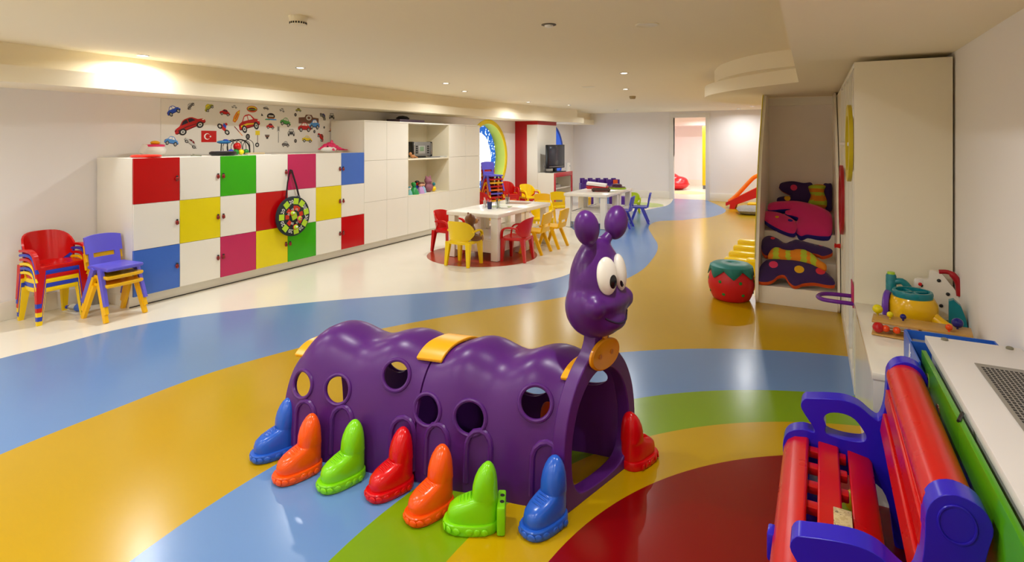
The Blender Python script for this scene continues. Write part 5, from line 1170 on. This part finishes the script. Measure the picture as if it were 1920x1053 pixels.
MB().bx(-.128, -.10, .30, .36, .20, .29, .008).build('front_clip', M_BB, bn)
dp = onZ(1581, 971, .34); MB().box((dp.x, dp.y - 1.65, .3395), (.052, .1, .004), .001, rot=rotz(.0)).build('sticker_plate', print_mat('sticker_print', (206, 190, 140), [((120, 110, 84), .62), ((190, 170, 120), .5)], 60), bn)
# ================================================================== THE CATERPILLAR TUNNEL
M_CP = plastic('caterpillar_purple', (82, 30, 112), .32, spec=.4); M_CPI = plastic('caterpillar_dark', (40, 24, 56), .5)
A0, A1 = Vector((-2.335, 2.09, 0)), Vector((-.868, 2.372, 0)); CLEN = (A1 - A0).length; AX0 = math.atan2(A1.y - A0.y, A1.x - A0.x)
cp = thing('caterpillar_tunnel', (-1.55, 2.2, 0), 'purple plastic caterpillar crawl tunnel with coloured boots and smiling head', 'play tunnel')
CP0 = Vector(cp.location)
HWD, HGT = .255, .60
def yaw(s):
    return math.radians(-1 - 14 * s)
def station(s, f=1., inner=0.):
    c = A0.lerp(A1, s); y = yaw(s); lat = Vector((-math.sin(y), math.cos(y), 0)); pts = []
    a, h = (.238 + .036 * s) * (.55 + .45 * f) - inner, HGT * f - inner; N = 44
    for i in range(N + 1):
        t = PI * i / N; cx, sz = math.cos(t), math.sin(t)
        wd = -a * math.copysign(abs(cx) ** .72, cx); z = h * abs(sz) ** .80
        pts.append(c + lat * wd + Vector((0, 0, z)))
    return pts
def fprof(q, rear):
    f = .962 - .038 * math.cos(4 * PI * q)
    if rear and q < .22: f *= 1 - .20 * (1 - q / .22) ** 2.2
    e = min(q, 1 - q)
    return f
seam = .5
def body_mesh(s0, s1, rear, thick=.016):
    mb = MB(); n = 30; O, I = [], []
    for j in range(n + 1):
        q_ = j / n; f = fprof(q_, rear); s = s0 + (s1 - s0) * q_
        O.append(station(s, f)); I.append(station(s, f, thick))
    secs = [o + list(reversed(i)) for o, i in zip(O, I)]
    mb.rings(secs, closed=True, cap=True); return mb
def bvh_of(o):
    bm = bmesh.new(); bm.from_mesh(o.data); b = BVHTree.FromBMesh(bm); bm.free(); return b
HOLES = [(566, 720, .06), (633, 730, .063), (742, 703, .063), (801, 768, .064), (881, 783, .068), (1004, 755, .066)]
segs = []
for (s0, s1, rear) in ((0., .525, True), (.531, .985, False)):
    o = body_mesh(s0, s1, rear).build('body_segment', M_CP, smooth=45); segs.append(o)
trees = [bvh_of(o) for o in segs]
def hit(o_, d):
    best = None
    for k, tr in enumerate(trees):
        loc, nrm, idx, dist = tr.ray_cast(o_, d)
        if loc is not None and (best is None or dist < best[3]): best = (loc, nrm, k, dist)
    return best
def axis_s(p):
    s = .5
    for _ in range(6):
        y = yaw(s); fwd_ = Vector((math.cos(y), math.sin(y), 0)); s = (Vector((p.x, p.y, 0)) - A0).dot(fwd_) / (A1 - A0).dot(fwd_)
    return max(0, min(1, s))
marks = []
for u, v, r_ in HOLES:
    h_ = hit(Vector((0, 0, EYE)), ray(u, v).normalized()); loc, nrm, k, _ = h_
    if nrm.dot(ray(u, v)) > 0: nrm = -nrm
    s = axis_s(loc); y = yaw(s); lat = Vector((-math.sin(y), math.cos(y), 0)); c = A0.lerp(A1, s)
    marks.append((loc, nrm, k, r_)); off = (loc - c).dot(lat); l2 = loc - lat * 2 * off; n2_ = nrm - lat * 2 * nrm.dot(lat)
    marks.append((l2, n2_, k, r_))
for k, o in enumerate(segs):
    mb = MB()
    for loc, nrm, kk, r_ in marks:
        if kk == k: mb.lathe([(0, -.09), (r_, -.09), (r_, .09), (0, .09)], n=32, rot=Vector((0, 0, 1)).rotation_difference(nrm).to_matrix(), c=loc)
    cut = mb.build('cutter', M_CP, smooth=0)
    md = o.modifiers.new('b', 'BOOLEAN'); md.operation = 'DIFFERENCE'; md.object = cut; md.solver = 'EXACT'
    bake(o); me_ = cut.data; bpy.data.objects.remove(cut); bpy.data.meshes.remove(me_)
    o.data.shade_smooth(); o.data.set_sharp_from_angle(angle=math.radians(40))
    o.parent = cp; o.data.transform(Matrix.Translation(-CP0))
    for loc, nrm, kk, r_ in marks:
        if kk != k: continue
        Rm = Vector((0, 0, 1)).rotation_difference(nrm).to_matrix(); path = []
        for i in range(36):
            a = 2 * PI * i / 36; p_ = loc + Rm @ Vector((1.08 * r_ * math.cos(a), 1.08 * r_ * math.sin(a), 0)); h_ = trees[k].ray_cast(p_ + nrm * .12, -nrm)
            path.append((h_[0] if h_[0] is not None else p_) - CP0)
        MB().tube(path, .0095, 8, closed=True, up=nrm).build('porthole_rim', M_CP, o)
# orange clips over the joints
def clip(s, w_, nm='joint_clip', f=.95, lo=.36, hi=.64):
    mb = MB(); secs = []
    for ds in (-w_, w_):
        st_ = station(s + ds / CLEN, f); k0, k1 = int(44 * lo), int(44 * hi)
        secs.append(st_[k0:k1 + 1])
    bm = mb.bm; V = []
    for lift in (.002, .018):
        for sc_ in secs: V.append([bm.verts.new(p_ - CP0 + (p_ - A0.lerp(A1, s) - Vector((0, 0, .1))).normalized() * lift) for p_ in sc_])
    n_ = len(V[0])
    for i in range(n_ - 1):
        bm.faces.new((V[2][i], V[2][i + 1], V[3][i + 1], V[3][i])); bm.faces.new((V[0][i], V[0][i + 1], V[1][i + 1], V[1][i]))
        bm.faces.new((V[0][i], V[0][i + 1], V[2][i + 1], V[2][i])); bm.faces.new((V[1][i], V[1][i + 1], V[3][i + 1], V[3][i]))
    bm.faces.new((V[0][0], V[1][0], V[3][0], V[2][0])); bm.faces.new((V[0][-1], V[1][-1], V[3][-1], V[2][-1]))
    o = mb.build(nm, plastic('clip_orange', (236, 166, 12), .3), cp, smooth=40); return bevel(o, .004, 2, 50)
clip(.528, .065, f=.945); clip(.982, .028, f=.94, lo=.35, hi=.65); clip(.02, .03, f=.81)
# boots
BOOT = {}
def boot_mesh():
    mb = MB(); n = 28
    def sec(z, yf, yb, hw, ex=2.6):
        cy, hl = (yf + yb) / 2, (yb - yf) / 2; s = []
        for i in range(n):
            a = 2 * PI * i / n; ca, sa = math.cos(a), math.sin(a)
            s.append((hw * math.copysign(abs(ca) ** (2 / ex), ca), cy + hl * math.copysign(abs(sa) ** (2 / ex), sa), z))
        return s
    S = [sec(0, -.215, .0, .064), sec(.006, -.22, .002, .066), sec(.034, -.22, .002, .066), sec(.038, -.216, .0, .063), sec(.0385, -.203, -.003, .054), sec(.06, -.205, -.002, .055), sec(.082, -.198, -.002, .054), sec(.1, -.175, -.002, .051), sec(.112, -.145, -.002, .049),
         sec(.122, -.112, -.002, .048), sec(.127, -.105, -.002, .049), sec(.13, -.106, -.002, .05, 2.4), sec(.165, -.103, -.003, .05, 2.3), sec(.195, -.095, -.005, .047, 2.2), sec(.22, -.083, -.01, .041, 2.1), sec(.24, -.068, -.018, .031, 2), sec(.252, -.055, -.027, .018, 2), sec(.257, -.047, -.034, .006, 2)]
    mb.rings(S); return mb
def boot_extra():
    mb = MB()
    for i in range(9):
        a = PI * (1.0 + (i + .0) / 8.); cx, cy = .0655 * math.copysign(abs(math.cos(a)) ** .77, math.cos(a)), -.11 + .11 * math.copysign(abs(math.sin(a)) ** .77, math.sin(a))
        mb.ell((cx, cy, .018), (.0045, .017, .013), 10, rot=rotz(a))
    for s in (-1, 1):
        for y in (-.08, -.05): mb.ell((s * .066, y, .017), (.0035, .013, .013), 8)
    return mb
def boot_laces():
    mb = MB()
    for i in range(4): y = -.15 + .014 * i; z = .108 + .0055 * i; mb.tube(spline([(-.034, y, z - .012), (-.015, y - .004, z + .001), (.015, y - .004, z + .001), (.034, y, z - .012)], 3, False), .0035, 6)
    return mb
BCOL = {'blue': plastic('boot_blue', (36, 92, 196), .22), 'orange': plastic('boot_orange', (240, 84, 10), .22), 'green': plastic('boot_green', (124, 208, 14), .22), 'red': plastic('boot_red', (208, 8, 16), .22)}
bm0 = [('shell', boot_mesh), ('tread', boot_extra), ('laces', boot_laces)]; BM_ = {}
def boot(colour, toe, heel):
    toe, heel = Vector(toe), Vector(heel); d = (toe - heel).normalized(); rz = math.atan2(d.x, -d.y)   # boot points to -y
    mid = (toe + heel) / 2; org = mid - d * .108; e = None
    for nm, fn in bm0:
        if (colour, nm) not in BM_:
            if nm not in BM_:
                o = fn().build(nm, BCOL[colour], smooth=40); BM_[nm] = o.data; bpy.data.objects.remove(o)
            m_ = BM_[nm].copy(); m_.materials.clear(); m_.materials.append(BCOL[colour]); BM_[(colour, nm)] = m_
        o = bpy.data.objects.new('boot' if nm == 'shell' else nm, BM_[(colour, nm)]); C.objects.link(o)
        if nm == 'shell':
            e = o; o.parent = cp; o.location = (org.x - CP0.x, org.y - CP0.y, .004); o.rotation_euler.z = rz; o['label'] = colour + ' boot'
        else: o.parent = e
    return e
near = [('blue', (-2.372, 1.742), (-2.30, 1.93)), ('orange', (-2.125, 1.675), (-2.07, 1.875)), ('green', (-1.905, 1.732), (-1.85, 1.93)), ('red', (-1.675, 1.79), (-1.61, 1.985)), ('orange', (-1.432, 1.755), (-1.37, 1.955)), ('blue', (-.985, 1.90), (-.91, 2.12))]
for c_, a, b in near: boot(c_, a, b)
gb = boot('green', (-1.305, 1.82), (-1.105, 1.922))
gb['label'] = 'green boot knocked sideways'
MB().bx(-.06, .06, -.004, .03, 0, .112, .008).build('heel_block', BCOL['green'], gb)
for x_ in (-.02, .02): MB().lathe([(0, 0), (.009, 0), (.009, .002), (0, .002)], n=12, c=(x_, .016, .111)).build('peg_hole', M_DARK, gb)
far = [('red', (-.705, 2.74), (-.775, 2.54)), ('orange', (-1.2, 2.72), (-1.17, 2.52)), ('green', (-1.5, 2.69), (-1.46, 2.48)), ('blue', (-1.76, 2.64), (-1.72, 2.43)), ('orange', (-2.0, 2.58), (-1.96, 2.37)), ('red', (-2.27, 2.51), (-2.23, 2.31))]
for c_, a, b in far: boot(c_, a, b)
# raised arches above the boots
for pos in ((571, 800), (641, 806), (755, 818), (818, 855), (897, 868), (1022, 890)):
    s = axis_s(hit(Vector((0, 0, EYE)), ray(*pos).normalized())[0]); path = []
    for i in range(17):
        t_ = i / 16
        if t_ < .3: dx, z = -.058, .05 + .16 * t_ / .3
        elif t_ > .7: dx, z = .058, .05 + .16 * (1 - t_) / .3
        else: a = PI - PI * (t_ - .3) / .4; dx, z = .058 * math.cos(a), .21 + .066 * math.sin(a)
        ss = s + dx / CLEN; y = yaw(ss); lat = Vector((-math.sin(y), math.cos(y), 0)); c = A0.lerp(A1, min(.985, ss)) + Vector((0, 0, z))
        h_ = hit(c - lat * .8, lat)
        if h_: path.append(h_[0] - CP0)
    if len(path) > 4: MB().tube(path, .013, 8, up=(0, -1, 0)).build('boot_arch', M_CP, cp)
# front arch plate with neck
yf = math.radians(-15); FN = Vector((math.cos(yf), math.sin(yf), 0)); FL = Vector((-math.sin(yf), math.cos(yf), 0)); FC = Vector((-.862, 2.376, 0)) - CP0
hl_ = [(.255, 0), (.272, .12), (.276, .25), (.255, .38), (.205, .49), (.14, .565), (.085, .61), (.055, .66), (.045, .73)]; outl = [(-a, b) for a, b in hl_] + list(reversed(hl_))
op = [(p_.x, p_.y) for p_ in spline(outl, 4, False)]
ip = [(p_.x, p_.y) for p_ in spline([(-.15, .045), (-.205, .10), (-.222, .2), (-.21, .32), (-.165, .43), (-.09, .505), (0, .53), (.09, .505), (.165, .43), (.21, .32), (.222, .2), (.205, .10), (.15, .045), (0, .03)], 4)]
fm = lambda d: (lambda a, b: tuple(FC + FN * d + FL * a + Vector((0, 0, b))))
o = plate(op, [ip], fm(-.03), fm(.035)).build('front_arch', M_CP, cp, smooth=40); bevel(o, .018, 3, 50)
md_ = o
dz = Vector((0, 0, 1)); Rm = Matrix((FL, dz, FN)).transposed()      # local x->lateral, y->up, z->front
MB().lathe([(0, 0), (.08, 0), (.09, .006), (.09, .016), (.082, .022), (.072, .018), (0, .018)], n=36, rot=Rm, c=FC + FN * .036 + dz * .60, sx=1.25, sy=.76).build('medal', plastic('medal_orange', (214, 142, 10), .25), cp)
MB().lathe([(0, 0), (.02, 0), (.022, .008), (.02, .018), (0, .02)], n=18, rot=Rm, c=FC + FN * .036 + dz * .688).build('medal_tab', plastic('medal_orange', (214, 142, 10), .25), cp)
for s_ in (-1, 1): MB().lathe([(0, 0), (.011, 0), (.011, .004), (0, .004)], n=14, rot=Rm, c=FC + FN * .053 + FL * (.045 * s_) + dz * .60).build('medal_stud', plastic('medal_dark', (176, 104, 4), .3), cp)
# head: built in (front, lateral, up) coordinates
HC = FC + Vector((0, 0, .885)) + FN * .01
Rh = Matrix((FN, FL, dz)).transposed()
hd = lambda x, y, z: tuple(HC + FN * x + FL * y + dz * z)
mb = MB()
E = lambda x, y, z, a, b, c, r_=None: mb.ell(hd(x, y, z), (a, b, c), 24, rot=(Rh if r_ is None else Rh @ r_))
E(-.01, 0, .02, .105, .15, .205); E(-.005, 0, -.065, .12, .178, .15); E(.03, 0, -.09, .09, .13, .115); E(-.01, 0, .13, .08, .10, .1)
E(.078, 0, -.045, .05, .125, .045, Matrix.Rotation(.12, 3, 'Y')); E(.06, .11, -.05, .05, .05, .05); E(.06, -.11, -.05, .05, .05, .05); E(.07, 0, -.125, .06, .09, .05)
for s_ in (-1, 1): mb.tube([hd(-.01, s_ * .035, .19), hd(.005, s_ * .065, .22), hd(.015, s_ * .095, .25)], [.032, .026, .024], 12)
mb.tube([hd(-.01, 0, -.15), hd(-.01, 0, -.25)], [.05, .042], 14)
remesh_obj(mb.build('head', M_CP, cp), .0095, 6)
head = [c_ for c_ in cp.children if c_.name.startswith('head')][0]; head.data.shade_smooth()
for s_ in (-1, 1):
    MB().ell((0, 0, 0), (.052, .058, .08), 24, rot=Rh @ Matrix.Rotation(-s_ * .28, 3, 'X')).build('ear', M_CP, head, loc=hd(.022, s_ * .115, .288))
    MB().ell((0, 0, 0), (.03, .052, .082), 24, rot=Rh @ Matrix.Rotation(s_ * .35, 3, 'Z') @ Matrix.Rotation(-.12, 3, 'Y')).build('eye', plastic('eye_white', (232, 228, 216), .25), head, loc=hd(.082, s_ * .05, .078))
    ey = head.children[-1]; eb = bvh_of(ey); ro = Vector((0, 0, EYE)) - CP0 - Vector(ey.location); rd = ray(*((1150, 528) if s_ < 0 else (1168, 521))).normalized()
    eh = eb.ray_cast(ro, rd)
    ploc, pn = (eh[0] + Vector(ey.location), eh[1]) if eh[0] is not None else (Vector(hd(.109, s_ * .032, .05)), FN)
    pl_ = dz.cross(pn).normalized(); pu_ = pn.cross(pl_)
    MB().ell((0, 0, 0), (.006, .02, .03), 18, rot=Matrix((pn, pl_, pu_)).transposed()).build('pupil', plastic('pupil_black', (22, 20, 20), .15), head, loc=tuple(ploc))
hb = bvh_of(head); path = []
for i in range(15):
    t_ = -1 + 2 * i / 14; h_ = hb.ray_cast(Vector(hd(.4, .085 * t_, -.125 + .03 * t_ * t_)), -FN)
    if h_[0] is not None: path.append(h_[0] + FN * .0005)
if len(path) > 3: MB().tube(path, .005, 6).build('mouth', M_CPI, head)
